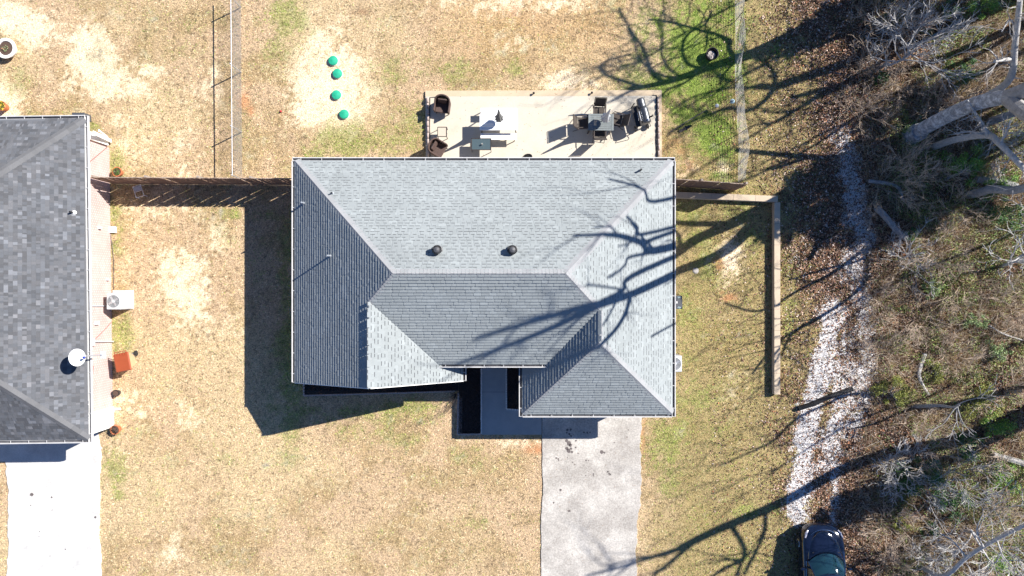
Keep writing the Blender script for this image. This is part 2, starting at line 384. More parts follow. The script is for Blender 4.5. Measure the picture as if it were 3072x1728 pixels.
def ground_color(x, y):
    g, s, c, d, lit, gr, olive, n1, n2, n3, px, py = ground_layers(x, y)
    base = mix(np.ones(x.shape + (3,)) * np.array((.48, .345, .215)), (.37, .265, .14), sstep(.35, .65, n1))
    base = mix(base, (.52, .39, .23), sstep(.45, .7, n3))
    base = mix(base, (.48, .30, .13), sstep(300, 60, py) * sstep(1200, 1450, px) * sstep(1950, 1800, px) * .5)
    base = mix(base, (.29, .225, .09), olive * .75)
    base = mix(base, (.80, .64, .44), s * .95)
    base = mix(base, (.52, .23, .11), c * .75)
    vv = sstep(1850, 2000, px) * sstep(600, 500, py)
    base = mix(base, (.27, .27, .09), g * .75 * (1 - vv)); base = mix(base, (.17, .25, .045), g * .82 * vv)
    base = mix(base, (.16, .10, .055), d * .75)
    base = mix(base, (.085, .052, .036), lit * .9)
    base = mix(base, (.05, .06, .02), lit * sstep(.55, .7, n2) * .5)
    base = mix(base, (.33, .29, .26), gr * .85)
    return base

# ------------------------------------------------------------------ ground sheet
def axis(lo, hi, step, far):
    a = list(np.arange(lo, hi + 1e-6, step)); d = step * 2; x = hi
    while x < far: x += d; a.append(x); d *= 1.5
    d = step * 2; x = lo; pre = []
    while x > -far: x -= d; pre.append(x); d *= 1.5
    return np.array(pre[::-1] + a)
ax_ = axis(-24.5, 24.5, .09, 300); ay_ = axis(-14, 14, .09, 300)
gx, gy = np.meshgrid(ax_, ay_); GXf = gx.ravel(); GYf = gy.ravel()
def ground_z(x, y):
    w = sstep(13.5, 17, x)
    return w * (fbm(x * .6, y * .6, 33) - .5) * .16 + w * (fbm(x * 3, y * 3, 41) - .5) * .07 - .01
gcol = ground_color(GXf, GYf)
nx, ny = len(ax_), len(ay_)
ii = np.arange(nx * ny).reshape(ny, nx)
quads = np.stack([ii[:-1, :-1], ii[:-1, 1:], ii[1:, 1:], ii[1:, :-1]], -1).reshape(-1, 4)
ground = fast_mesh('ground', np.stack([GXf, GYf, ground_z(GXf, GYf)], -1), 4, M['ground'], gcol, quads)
tag(ground, 'dry straw coloured lawn running into leaf strewn woods', 'ground', kind='structure')
def gz(x, y): return float(ground_z(np.array([x]), np.array([y]))[0])
def G(px, py):
    p = P(px, py, 0); p.z = gz(p.x, p.y); return p

# ------------------------------------------------------------------ paving
def sheet(name, poly_px, z, m, label, cat, z0=-.05, bevel=.01):
    mb = MB(); poly = [P(a, b, z) for a, b in poly_px]
    area = sum(poly[i].x * poly[(i + 1) % len(poly)].y - poly[(i + 1) % len(poly)].x * poly[i].y for i in range(len(poly)))
    if area < 0: poly = poly[::-1]
    mb.prism([(p.x, p.y) for p in poly], z0, z)
    o = mb.build(name, m, bevel=bevel); tag(o, label, cat, kind='structure'); return o
r_ = random.Random(11)
def ragged(x, y0, y1, step, amp, drift=()):
    out = []; y = y0; ph = [r_.uniform(0, 6) for _ in range(5)]
    sgn = 1 if y1 > y0 else -1
    while (y1 - y) * sgn > 0:
        dx = 0
        for (a, b, k) in drift:
            dx += k / (1 + math.exp(-(y - a) / 9)) / (1 + math.exp((y - b) / 9))
        dx += amp * (.8 * math.sin(y / 61 + ph[0]) + .6 * math.sin(y / 27 + ph[1]) + .4 * math.sin(y / 13.3 + ph[2]) + .3 * math.sin(y / 6.1 + ph[3])) + r_.uniform(-.25, .25) * amp
        out.append((x + dx, y)); y += sgn * 4
    out.append((x, y1)); return out
drive_poly = [(1627, 1180)] + ragged(1627, 1310, 1900, 14, 1.4, ((1500, 2000, -3),)) + ragged(1922, 1900, 1240, 12, 4, ((1300, 1330, 2), (1400, 1520, 5), (1530, 1740, -14))) + [(1922, 1180)]
sheet('driveway', drive_poly, .035, M['concrete'], 'pale grey concrete driveway in front of the garage of the light roofed house', 'driveway')
ndrive = [(-400, 1290), (-400, 1385)] + [(14, 1385)] + ragged(22, 1400, 1900, 14, 3) + ragged(300, 1900, 1340, 14, 3) + [(292, 1290)]
sheet('neighbour_driveway', ndrive, .035, M['concrete_w'], 'bright white concrete driveway of the dark roofed house', 'driveway')
# light expansion joints and oil stains lie in the surface as thin sheets
def stain_material():
    return mat('oil_stain', (.12, .10, .095), .8, var=.3, vscale=20)
mb = MB(); sr = random.Random(5)
spots = [(1702, 1290, 4), (1712, 1288, 4), (1700, 1298, 3), (1708, 1302, 4), (1713, 1308, 3), (1752, 1297, 3), (1762, 1298, 3), (1770, 1297, 2), (1700, 1322, 5), (1707, 1330, 7), (1712, 1336, 5), (1700, 1345, 6), (1706, 1352, 7), (1713, 1346, 4), (1716, 1356, 4), (1727, 1343, 3), (1728, 1322, 3), (1805, 1356, 6), (1813, 1358, 3), (1669, 1374, 3), (1675, 1377, 3), (1676, 1382, 2), (1702, 1372, 2), (1718, 1387, 2), (1725, 1393, 2), (1758, 1381, 3), (1765, 1381, 2), (1734, 1360, 2), (1780, 1422, 3), (1780, 1427, 2), (1824, 1415, 3), (1828, 1421, 3), (1831, 1424, 3), (1822, 1416, 2), (1682, 1470, 4), (1661, 1508, 3), (1708, 1533, 4), (1843, 1328, 2), (1881, 1311, 2), (1885, 1290, 2), (1757, 1427, 2)]
for x, y, r in spots:
    c = P(x, y, .0395); n = 9
    mb.add([(c.x + r / S * sr.uniform(.7, 1.15) * math.cos(2 * math.pi * k / n), c.y + r / S * sr.uniform(.7, 1.15) * math.sin(2 * math.pi * k / n), .0395) for k in range(n)], [tuple(range(n))])
o = mb.build('oil_stains', stain_material()); tag(o, 'dark oil drips spotted over the upper driveway', 'stains', kind='structure')
mb = MB()
for x, y, r in [(95, 1484, 6), (155, 1492, 3), (92, 1516, 2), (156, 1530, 2), (286, 1552, 4), (117, 1610, 2), (119, 1595, 2), (196, 1648, 2), (150, 1668, 2)]:
    c = P(x, y, .0395); n = 9
    mb.add([(c.x + r / S * sr.uniform(.7, 1.15) * math.cos(2 * math.pi * k / n), c.y + r / S * sr.uniform(.7, 1.15) * math.sin(2 * math.pi * k / n), .0395) for k in range(n)], [tuple(range(n))])
o = mb.build('driveway_spots', stain_material()); tag(o, 'few small grey spots on the white driveway', 'stains', kind='structure')
sheet('walkway', [(1445, 1060), (1519, 1060), (1519, 1228), (1556, 1228), (1556, 1228), (1625, 1228), (1625, 1304), (1445, 1304)], .045, M['walk'], 'shaded concrete walkway from the porch to the driveway', 'walkway')
mb = MB()
a = P(1446, 1176, .0462); b = P(1518, 1176, .0462); mb.beam(a, b, .014, .004)
a = P(1552, 1238, .0462); b = P(1552, 1300, .0462)
o = mb.build('walkway_joint', mat('joint_dark', (.10, .10, .10), .9)); tag(o, kind='structure', label='dark joint across the walkway', cat='joint')
mb = MB()   # sawn joint marks printed in the driveway
for pts in ([(1877, 1424), (1877, 1446), (1896, 1440), (1896, 1424), (1877, 1424)], [(1877, 1462), (1897, 1462)], [(1877, 1462), (1880, 1440)], [(1878, 1470), (1878, 1506), (1896, 1508), (1896, 1470)]):
    for p, q in zip(pts[:-1], pts[1:]):
        mb.beam(P(*p, .0365), P(*q, .0365), .012, .003)
o = mb.build('driveway_marks', mat('joint_grey', (.33, .31, .29), .9)); tag(o, 'faint rectangular marks scratched in the driveway concrete', 'marks', kind='structure')
# patio
sheet('patio', [(1276, 272), (1985, 270), (1986, 560), (1278, 560)], .09, M['patio'], 'cream concrete patio slab behind the light roofed house', 'patio')
sheet('patio_border', [(1276, 272), (1985, 270), (1986, 500), (1971, 500), (1971, 287), (1276, 289)], .094, M['patio_rim'], 'tan border strip along the patio edge', 'patio border', z0=.02, bevel=0)
# mulch beds
sheet('mulch_bed', [(1377, 1100), (1443, 1100), (1443, 1302), (1387, 1302), (1387, 1196), (1377, 1180)], .02, M['mulch'], 'dark mulch bed left of the walkway', 'flower bed', bevel=0)
sheet('mulch_bed', [(1521, 1060), (1600, 1060), (1600, 1226), (1521, 1226)], .02, M['mulch'], 'dark mulch bed between walkway and garage', 'flower bed', bevel=0)
sheet('mulch_bed', [(911, 1120), (1376, 1120), (1376, 1172), (1100, 1178), (911, 1184)], .02, M['mulch'], 'narrow dark mulch bed along the front of the left wing', 'flower bed', bevel=0)
sheet('gravel_strip', [(1372, 1194), (1386, 1194), (1386, 1304), (1372, 1304)], .012, mat('pink_gravel', (.50, .38, .32), .95, fine=.4, fscale=25, bump=1), 'thin pink gravel strip along the left mulch bed', 'gravel strip', bevel=0)

# ------------------------------------------------------------------ roofs
HE = 2.75
XL, XR, YB, YF = -8.975, 6.628, 5.262, -5.205
RY = .535; RH = 6.08; PT = (RH - HE) / (YB - RY)
R1 = (-4.36, RY, RH); R2 = (1.96, RY, RH)
PL = (RH - HE) / (R1[0] - XL); PR = (RH - HE) / (XR - R2[0])
WXX = -5.365; WH = HE + PL * (WXX - XL); W = (WXX, RY - (RH - WH) / PT, WH)
WGH = WH; GP = (WXX, -3.77, WH)
GLc = (XL, -3.92, HE)
WR_X, WR_H = -2.04, 2.85; wp = (WH - WR_H) / (WR_X - WXX)
FEY = -3.05; FEH = RH - PT * (RY - FEY)
V1 = (WXX + (WH - FEH) / wp, FEY, FEH)
WE1 = (WR_X, -3.0, WR_H); WG2 = (WR_X, -3.83, WR_H)
KX = 3.31; KH = HE + PR * (XR - KX); K1 = (KX, RY - (RH - KH) / PT, KH); K2 = (KX, -2.088, KH)
DX = .441; D = (DX, YF, HE); gp = (KH - HE) / (KX - DX); V2 = (KX - (KH - FEH) / gp, FEY, FEH); DE = (DX, -2.95, HE)
A = (XL, YB, HE); B = (XR, YB, HE); C = (XR, YF, HE)
FACES = {
 'back': [A, R1, R2, B][::-1], 'left': [A, GLc, GP, W, R1], 'wing': [W, GP, WG2, WE1, V1],
 'front': [R1, W, V1, V2, K1, R2], 'gleft': [K1, V2, DE, D, K2], 'gfront': [K2, D, C], 'right': [B, R2, K1, K2, C],
}
def roofz(x, y):
    main = min(HE + PL * (x - XL), HE + PR * (XR - x), HE + PT * (YB - y), RH - PT * (RY - y))
    wing = min(HE + PL * (x - XL), WH - wp * (x - WXX)) if y > -3.9 and y < 0 else -9
    gar = min(HE + PR * (XR - x), KH - gp * (KX - x), HE + (KH - HE) * (y - YF) / (-2.088 - YF)) if y < 0 else -9
    if y < FEY: main = -9
    return max(main, wing, gar)
def on_roof(px, py):
    z = 4.0
    for _ in range(12):
        p = P(px, py, z); z = .5 * z + .5 * roofz(p.x, p.y)
    return P(px, py, z)

def clip(poly, lo, hi):
    def half(pl, f):
        out = []
        for i in range(len(pl)):
            a, b = pl[i], pl[(i + 1) % len(pl)]; fa, fb = f(a), f(b)
            if fa >= 0: out.append(a)
            if fa * fb < 0:
                t = fa / (fa - fb); out.append((a[0] + (b[0] - a[0]) * t, a[1] + (b[1] - a[1]) * t))
        return out
    pl = half(poly, lambda p: p[1] - lo)
    return half(pl, lambda p: hi - p[1]) if len(pl) > 2 else []
def spans(poly, v):
    xs = []
    for i in range(len(poly)):
        a, b = poly[i], poly[(i + 1) % len(poly)]
        if (a[1] - v) * (b[1] - v) < 0:
            t = (v - a[1]) / (b[1] - a[1]); xs.append(a[0] + (b[0] - a[0]) * t)
    xs.sort(); return list(zip(xs[::2], xs[1::2]))
def shingle_face(mb, pts, udir, pick, e=.142, lift=.016, dash=None, tabw=(.14, .32), tabl=.006, seed=1):
    """real overlapping courses and tabs on one roof plane; pick(r)->colour"""
    rr = random.Random(seed)
    P0 = Vector(pts[0]); n = Vector((0, 0, 0))
    for i in range(len(pts)):
        a, b = Vector(pts[i]), Vector(pts[(i + 1) % len(pts)]); n += a.cross(b)
    n.normalize()
    if n.z < 0: n = -n
    u = Vector(udir); u = (u - n * u.dot(n)).normalized(); v = n.cross(u)
    if v.z < 0: u = -u; v = n.cross(u)
    if v.z < 0: v = -v
    poly = [((Vector(p) - P0).dot(u), (Vector(p) - P0).dot(v)) for p in pts]
    v0 = min(p[1] for p in poly); v1 = max(p[1] for p in poly)
    def W3(a, b, h): return P0 + u * a + v * b + n * h
    k = 0; lo = v0
    while lo < v1 - 1e-4:
        hi = min(lo + e, v1); cp = clip(poly, lo, hi)
        if len(cp) > 2:
            vs = [W3(a, b, .004 + lift * (1 - (b - lo) / e)) for a, b in cp]
            base = pick(rr)
            mb.add(vs, [tuple(range(len(vs)))], base)
        for (a, b) in spans(poly, lo + 1e-3):
            vs = [W3(a, lo, .0), W3(b, lo, .0), W3(b, lo, lift + .004), W3(a, lo, lift + .004)]
            mb.add(vs, [(0, 1, 2, 3)], tuple(c * .8 for c in pick(rr)))
        s1 = spans(poly, lo + e * .12); s2 = spans(poly, min(v1 - 1e-3, lo + e * .9))
        for (a, b), (c, d) in zip(s1, s2):
            x = max(a, c); xe = min(b, d); x += rr.uniform(-.2, 0)
            while x < xe:
                w = rr.uniform(*tabw); xa = max(x, a, c); xb = min(x + w, xe)
                if xb - xa > .05:
                    cc = pick(rr); l1 = lift + tabl + .004 + rr.uniform(0, .004)
                    l0 = .006 + tabl
                    lo2 = lo - rr.uniform(0, .006)
                    vs = [W3(xa, lo2, l1), W3(xb, lo2, l1), W3(xb, lo + e * .97, l0), W3(xa, lo + e * .97, l0), W3(xa, lo2, 0), W3(xb, lo2, 0), W3(xa, lo + e * .97, 0), W3(xb, lo + e * .97, 0)]
                    mb.add(vs, [(0, 1, 2, 3), (4, 5, 1, 0), (6, 4, 0, 3), (5, 7, 2, 1)], cc)
                    if dash and rr.random() < dash[0]:
                        dw = min(rr.uniform(.12, .19), xb - xa - .01); da = xa + rr.uniform(0, xb - xa - dw)
                        vv = lo + e * .74
                        f = lambda q: l1 + (l0 - l1) * (q - lo2) / (e * .97 + lo - lo2) + .002
                        mb.add([W3(da, vv, f(vv)), W3(da + dw, vv, f(vv)), W3(da + dw, vv + .028, f(vv + .028)), W3(da, vv + .028, f(vv + .028))], [(0, 1, 2, 3)], dash[1])
                x += w + (rr.uniform(.0, .10) if rr.random() < .45 else 0.006)
        lo += e; k += 1
    return n
def cap_line(mb, a, b, n1, n2, pick, w=.19, step=.14, seed=2, up=.018):
    rr = random.Random(seed); a = Vector(a); b = Vector(b); d = (b - a); L = d.length; d.normalize()
    t1 = n1.cross(d); t2 = n2.cross(d)
    if t1.dot(n2) < 0: pass
    def away(t, n_self, n_other):
        return t if (t.z < 0 if abs(t.z) > 1e-3 else True) else -t
    t1 = t1 if t1.dot(n1 - n2) > 0 else -t1
    t2 = t2 if t2.dot(n2 - n1) > 0 else -t2
    nm = (n1 + n2).normalized(); s = 0; i = 0
    while s < L:
        e2 = min(s + step * 1.35, L); c = pick(rr)
        p0 = a + d * s; p1 = a + d * e2
        h0 = up + .014; h1 = up + .002
        vs = [p0 + t1 * w + n1 * (h0 - .006), p0 + nm * (h0 + .008), p0 + t2 * w + n2 * (h0 - .006), p1 + t1 * w + n1 * (h1 - .004), p1 + nm * (h1 + .006), p1 + t2 * w + n2 * (h1 - .004),
              p0 + t1 * w, p0, p0 + t2 * w]
        mb.add(vs, [(0, 1, 4, 3), (1, 2, 5, 4), (6, 7, 1, 0), (7, 8, 2, 1)], c)
        s += step; i += 1

def pick_light(r):
    k = r.uniform(.27, .30)
    if r.random() < .12: k *= 1.10
    return (k * .94, k * 1.015, k * 1.02)
DASH = (.85, (.085, .09, .095))
house = thing('house', 'one storey house with light grey shingle hip roof and white gutters in the middle', 'house', (0, 0, 0))
rmb = MB(); NRM = {}
udirs = {'back': (1, 0, 0), 'front': (1, 0, 0), 'gfront': (1, 0, 0), 'left': (0, 1, 0), 'right': (0, 1, 0), 'wing': (0, 1, 0), 'gleft': (0, 1, 0)}
for i, (k, f) in enumerate(FACES.items()):
    NRM[k] = shingle_face(rmb, f, udirs[k], pick_light, dash=DASH if k in ('back', 'right', 'wing') else None, lift={'left': .027, 'gleft': .027, 'front': .026, 'gfront': .026}.get(k, .014), tabl=.003 if k in ('left', 'gleft') else .006, tabw=(.16, .34), seed=20 + i)
roof = rmb.build('roof', M['shingle'], house)
cmb = MB()
def pk(r): k = r.uniform(.27, .30); return (k, k * 1.01, k * 1.03)
for a, b, f1, f2 in ((A, R1, 'left', 'back'), (B, R2, 'back', 'right'), (R1, R2, 'back', 'front'), (W, R1, 'left', 'front'), (GP, W, 'left', 'wing'),
                     (R2, K1, 'front', 'right'), (K2, K1, 'gleft', 'right'), (D, K2, 'gleft', 'gfront'), (C, K2, 'gfront', 'right')):
    if a in (R1,) or a == R2: pass
    cap_line(cmb, a, b, NRM[f1], NRM[f2], pk, up=.0 if (f1, f2) == ('left', 'wing') else .014)
cmb.build('ridge_cap', M['shingle'], roof)
# fascia, soffit, gutters
def gutter(mb_out, mb_in, a, b, nrm, h=.11, w=.125, brk=.86, mbb=None, off=0.35):
    """a,b along the eave; nrm points outward"""
    a = Vector(a); b = Vector(b); n = Vector(nrm); d = (b - a).normalized(); z = Vector((0, 0, 1))
    A0 = a + n * .01; B0 = b + n * .01
    mb_out.beam(A0 + n * .006 - z * .055, B0 + n * .006 - z * .055, .012, h)             # back
    mb_out.beam(A0 + n * w - z * .045, B0 + n * w - z * .045, .034, h)             # front lip
    mb_out.beam(A0 + n * (w / 2) - z * (.105), B0 + n * (w / 2) - z * (.105), w - .02, .01)
    mb_in.beam(A0 + n * (w / 2 + .002) - z * .092, B0 + n * (w / 2 + .002) - z * .092, w - .03, .014)
    L = (b - a).length; t = off
    while t < L:
        p = A0 + d * t; mb_out.beam(p + n * .0 - z * .004, p + n * (w + .02) - z * .004, .022, .012); t += brk
    for p in (A0, B0):
        mb_out.beam(p - z * .045, p + n * (w + .01) - z * .045, .01, h)
go, gi = MB(), MB()
ov = .0
gutter(go, gi, (XL - .12, YB, HE), (XR + .12, YB, HE), (0, 1, 0))
gutter(go, gi, (XR, YF - .12, HE), (XR, YB, HE), (1, 0, 0), brk=.93)
gutter(go, gi, (XL, -3.9, HE), (XL, YB, HE), (-1, 0, 0))
gutter(go, gi, (DX, YF, HE), (XR, YF, HE), (0, -1, 0))
gutter(go, gi, (DX, YF - .12, HE), (DX, -3.0, HE), (-1, 0, 0))
gutter(go, gi, (V1[0] - .05, FEY, FEH), (V2[0] + .05, FEY, FEH), (0, -1, 0), brk=.78)
gutter(go, gi, (WR_X, -3.83, WR_H), (WR_X, -3.0, WR_H), (1, 0, 0))
gut = go.build('gutter', M['gutter'], house)
gi.build('gutter_debris', M['gutter_in'], gut)
# gable rake boards
mb = MB()
for a, b in ((GLc, GP), (GP, WG2)):
    a = Vector(a) + Vector((0, -.015, -.09)); b = Vector(b) + Vector((0, -.015, -.09)); mb.beam(a, b, .03, .16)
# fascia
for a, b in (((XL, YB), (XR, YB)), ((XR, YF), (XR, YB)), ((XL, -3.9), (XL, YB)), ((DX, YF), (XR, YF)), ((DX, YF), (DX, -3.0))):
    mb.beam((a[0], a[1], HE - .10), (b[0], b[1], HE - .10), .02, .18)
mb.beam((V1[0], FEY, FEH - .1), (V2[0], FEY, FEH - .1), .02, .18)
mb.beam((WR_X, -3.83, WR_H - .1), (WR_X, -3.0, WR_H - .1), .02, .18)
mb.build('fascia', M['white'], house)
# walls with real depth; soffit
ovh = .42
def wall(mb, a, b, z0, z1, t=.2):
    mb.beam((a[0], a[1], (z0 + z1) / 2), (b[0], b[1], (z0 + z1) / 2), t, z1 - z0)
wl_ = MB()
x0, x1, y0, y1 = XL + ovh, XR - ovh, YF + ovh, YB - ovh
gxl, wxr, wyf = DX + ovh, WR_X - ovh, -3.9 + ovh
zt = HE - .12
wall(wl_, (x0, y1), (x1, y1), 0, zt); wall(wl_, (x0, y1 - .1), (x0, wyf + .1), 0, zt); wall(wl_, (x1, y1 - .1), (x1, y0 + .1), 0, zt)
wall(wl_, (x0, wyf), (wxr, wyf), 0, zt)
wall(wl_, (gxl, y0 + .1), (gxl, -1.55), 0, zt + .1); wall(wl_, (wxr, wyf + .1), (wxr, -1.55), 0, zt + .1)
wall(wl_, (wxr + .1, -1.5), (gxl - .1, -1.5), 0, 3.4)
wall(wl_, (gxl - .1, y0), (.95, y0), 0, zt); wall(wl_, (5.95, y0), (x1 + .1, y0), 0, zt)
wl_.box(((.95 + 5.95) / 2, y0, (zt + 2.15) / 2), (5.0, .2, zt - 2.15))
wl_.add([(x0 + .1, wyf - .06, zt), (wxr, wyf - .06, zt), (WXX, wyf - .06, WH - .35)], [(0, 1, 2)])
wl_.build('wall', M['brick2'], house)
mb = MB()
for cx, cy, sx, sy in (((XL + XR) / 2, YB - ovh / 2, XR - XL - .04, ovh), (XL + ovh / 2, .7, ovh, 2 * (YB - .7) - .9), (XR - ovh / 2, 0, ovh, YB - YF - 2 * ovh), ((DX + XR) / 2, YF + ovh / 2, XR - DX - .04, ovh), ((V1[0] + V2[0]) / 2, -2.3, V2[0] - V1[0] + .2, 1.5)):
    zz = HE - .17 if cx != (V1[0] + V2[0]) / 2 else FEH - .25
    mb.box((cx, cy, zz), (sx, sy, .02))
mb.build('soffit', M['soffit'], house)
gd = MB(); gd.box((3.45, y0 + .02, 1.09), (4.96, .05, 2.1))
g1 = gd.build('garage_door', M['garage'], house)
gd = MB()
for r in range(4):
    for c in range(8):
        gd.box((1.28 + c * .62, y0 - .012, .28 + r * .53), (.5, .02, .38))
gd.build('door_panel', M['garage'], g1, bevel=.01)
fd = MB(); fd.box((-.9, -1.615, 1.1), (.95, .06, 2.1)); d1 = fd.build('front_door', M['door'], house)
h_ = MB(); h_.tube([(-.55, -1.66, 1.0), (-.55, -1.70, 1.0), (-.55, -1.70, 1.15), (-.55, -1.66, 1.15)], .01, 6); h_.build('door_handle', M['chrome'], d1)
def window(parent, c, w, h, axis_, out):
    """axis 'x' runs along x, out = outward sign"""
    f = MB(); p = MB(); cx, cy, cz = c
    def bx(m_, du, dz, su, sz, t, o_):
        if axis_ == 'x': m_.box((cx + du, cy + out * o_, cz + dz), (su, t, sz))
        else: m_.box((cx + out * o_, cy + du, cz + dz), (t, su, sz))
    for s in (-1, 1): bx(f, s * (w / 2 + .03), 0, .06, h + .12, .06, .02); bx(f, 0, s * (h / 2 + .03), w, .06, .06, .02)
    bx(f, 0, 0, w, .035, .04, .02)
    fo = f.build('window', M['white'], parent); bx(p, 0, 0, w, h, .02, .005); p.build('pane', M['window'], fo)
for wx in (-7.0, -4.0): window(house, (wx, wyf - .1, 1.45), 1.3, 1.3, 'x', -1)
for wx in (-7.2, -4.5, 2.6): window(house, (wx, y1 + .1, 1.45), 1.2, 1.2, 'x', 1)
for wy in (3.0, 0.0): window(house, (x0 - .1, wy, 1.45), 1.0, 1.2, 'y', -1)
window(house, (x1 + .1, 2.2, 1.45), 1.0, 1.2, 'y', 1)
bd = MB(); bd.box((-.8, y1 + .1, 1.12), (1.7, .05, 2.1)); d2 = bd.build('patio_door', M['window'], house)
bd = MB()
for dx in (-.87, 0, .87): bd.box((-.8 + dx, y1 + .13, 1.12), (.06, .04, 2.16))
bd.build('door_frame', M['white'], d2)
for x, y in ((wxr - .1, FEY + .2), (gxl + .1, FEY + .2)):
    mb = MB(); mb.box((x, y, FEH / 2 - .1), (.25, .25, FEH - .3)); mb.build('porch_post', M['white'], house)
# turbines and pipes on the roof
nb = NRM['back']; nl = NRM['left']
for px, py in ((1316, 749), (1540, 749)):
    p = on_roof(px - 3, py + 2)
    t = MB(); t.lathe([(.20, -.12), (.20, .05), (.145, .07), (.145, .12)], 20, p); tb = t.build('roof_vent', M['vent'], roof, smooth=True)
    t = MB(); c0 = p + Vector((0, 0, .14))
    for k in range(20):
        a0 = 2 * math.pi * k / 20; pts = []
        for j in range(7):
            ph = math.pi * j / 6; rr = .10 + .09 * math.sin(ph); a1 = a0 + .5 * j / 6
            pts.append((c0.x + rr * math.cos(a1), c0.y + rr * math.sin(a1), c0.z + .28 * j / 6))
        vs = []; n = len(pts)
        for q in pts: vs.append(q)
        for j, q in enumerate(pts):
            ph = math.pi * j / 6; rr = .09 + .065 * math.sin(ph); a1 = a0 + .5 * j / 6 + .22
            vs.append((c0.x + rr * math.cos(a1), c0.y + rr * math.sin(a1), q[2]))
        t.add(vs, [(j, j + 1, n + j + 1, n + j) for j in range(n - 1)])
    t.lathe([(.10, .27), (.10, .30), (.02, .32)], 20, c0)
    t.lathe([(.09, .0), (.11, .01), (.11, .25), (.09, .26)], 16, c0)
    t.build('turbine_head', M['vent'], tb)
for px, py, r, h, face in ((998, 580, .028, .22, 'back'), (1920, 512, .04, .30, 'back'), (912, 610, .035, .34, 'left'), (992, 768, .035, .42, 'left')):
    p = on_roof(px, py); t = MB()
    t.tube([p + Vector((0, 0, -.1)), p + Vector((0, 0, h))], r, 12); vp = t.build('vent_pipe', M['flash'] if face == 'left' else M['darkmetal'], roof)
    t = MB(); t.lathe([(.075, -.06), (.06, .03), (r + .01, .08), (r + .005, .09)], 14, p); t.build('pipe_flashing', M['flash'], vp, smooth=True)

# ------------------------------------------------------------------ neighbour's house
NH = 2.7
nxr, nyb, nyf = -17.66, 7.03, -6.28
nxl = -31.0
nhouse = thing('house', 'neighbouring house with dark grey patchy shingle roof and pink brick wall at the left edge', 'house', (0, 0, 0), 0)
sp = (nyb - nyf) / 2; PN = .60; NRH = NH + PN * sp
def q3(x, y, z): # slight turn of the house
    a = R(.75); cx, cy = nxr, .4; dx, dy = x - cx, y - cy
    return (cx + dx * math.cos(a) - dy * math.sin(a), cy + dx * math.sin(a) + dy * math.cos(a), z)
nA = q3(nxl, nyb, NH); nB = q3(nxr, nyb, NH); nC = q3(nxr, nyf, NH); nD = q3(nxl, nyf, NH)
nr2 = q3(nxr - sp, (nyb + nyf) / 2, NRH); nr1 = q3(nxl + sp, (nyb + nyf) / 2, NRH)
def pick_dark(r):
    t = r.random()
    if t < .10: k = r.uniform(.165, .20)
    elif t < .40: k = r.uniform(.125, .145)
    elif t < .75: k = r.uniform(.11, .122)
    else: k = r.uniform(.088, .10)
    w = r.uniform(-.02, .03)
    return (k * (.97 + w), k, k * (1.08 - w))
def pick_dark2(r): k = r.uniform(.125, .15); return (k, k, k * 1.03)
nmb = MB(); nn = {}
for i, (k, f, u) in enumerate((('b', [nB, nr2, nr1, nA], (1, 0, 0)), ('r', [nC, nr2, nB], (0, 1, 0)), ('f', [nD, nr1, nr2, nC], (1, 0, 0)), ('l', [nA, nr1, nD], (0, 1, 0)))):
    nn[k] = shingle_face(nmb, f, u, pick_dark, e=.15, lift=.012, tabl=.004, tabw=(.08, .20), seed=60 + i)
nroof = nmb.build('roof', M['shingle2'], nhouse)
cmb = MB()
for a, b, f1, f2 in ((nB, nr2, 'b', 'r'), (nC, nr2, 'f', 'r'), (nr1, nr2, 'b', 'f')):
    cap_line(cmb, a, b, nn[f1], nn[f2], pick_dark2, w=.17, step=.2)
cmb.build('ridge_cap', M['shingle2'], nroof)
go, gi = MB(), MB()
dr = (Vector(nB) - Vector(nC)).normalized(); outr = Vector((dr.y, -dr.x, 0))
gutter(go, gi, Vector(nC) - dr * .12, Vector(nB) + dr * .12, outr, brk=.85)
gutter(go, gi, nD, nC, (-dr.x, -dr.y, 0), brk=.75)
gutter(go, gi, nA, nB, (dr.x, dr.y, 0), brk=.75)
# downspouts: front corner and mid
go.beam(Vector(nC) + outr * .06 + Vector((0, .95, -.15)), Vector(nC) + Vector((-.45, .95, -.45)), .08, .06)
gut = go.build('gutter', M['gutter'], nhouse); gi.build('gutter_debris', M['gutter_in'], gut)
OV = .66
mb = MB()
w0 = Vector(q3(nxr - OV, nyb - OV, 0)); w1 = Vector(q3(nxr - OV, nyf + OV, 0)); w2 = Vector(q3(nxl + OV, nyf + OV, 0)); w3 = Vector(q3(nxl + OV, nyb - OV, 0))
for a, b in ((w0, w1), (w1, w2), (w2, w3), (w3, w0)): wall(mb, a, b, 0, NH - .12)
nwall = mb.build('wall', M['brick'], nhouse)
mb = MB()
for a, b in (((nxr - OV / 2), None),):
    pass
s0 = Vector(q3(nxr - OV / 2, (nyb + nyf) / 2, NH - .16)); mb.box(s0, (OV, nyb - nyf - .1, .02), R(.75))
s0 = Vector(q3((nxl + nxr) / 2, nyf + OV / 2, NH - .16)); mb.box(s0, (nxr - nxl - 2 * OV, OV, .02), R(.75))
mb.build('soffit', M['soffit'], nhouse)
mb = MB()
mb.beam(Vector(nC) - Vector((0, 0, .1)), Vector(nB) - Vector((0, 0, .1)), .02, .18); mb.beam(Vector(nD) - Vector((0, 0, .1)), Vector(nC) - Vector((0, 0, .1)), .02, .18)
mb.build('fascia', M['white'], nhouse)
wr = nxr - OV + .1      # outer face of the right wall
def wallpt(py, z): # point on right wall seen at photo row py
    y = (864 - py) * (1 - z / H) / S; return Vector(q3(wr, y, z))
def wbox(name, m, py, z, w, h, t, parent=nwall, **k):
    mb = MB(); p = wallpt(py, z); mb.box(p + Vector((t / 2 + .0, 0, 0)), (t, w, h), R(.75)); return mb.build(name, m, parent, **k)
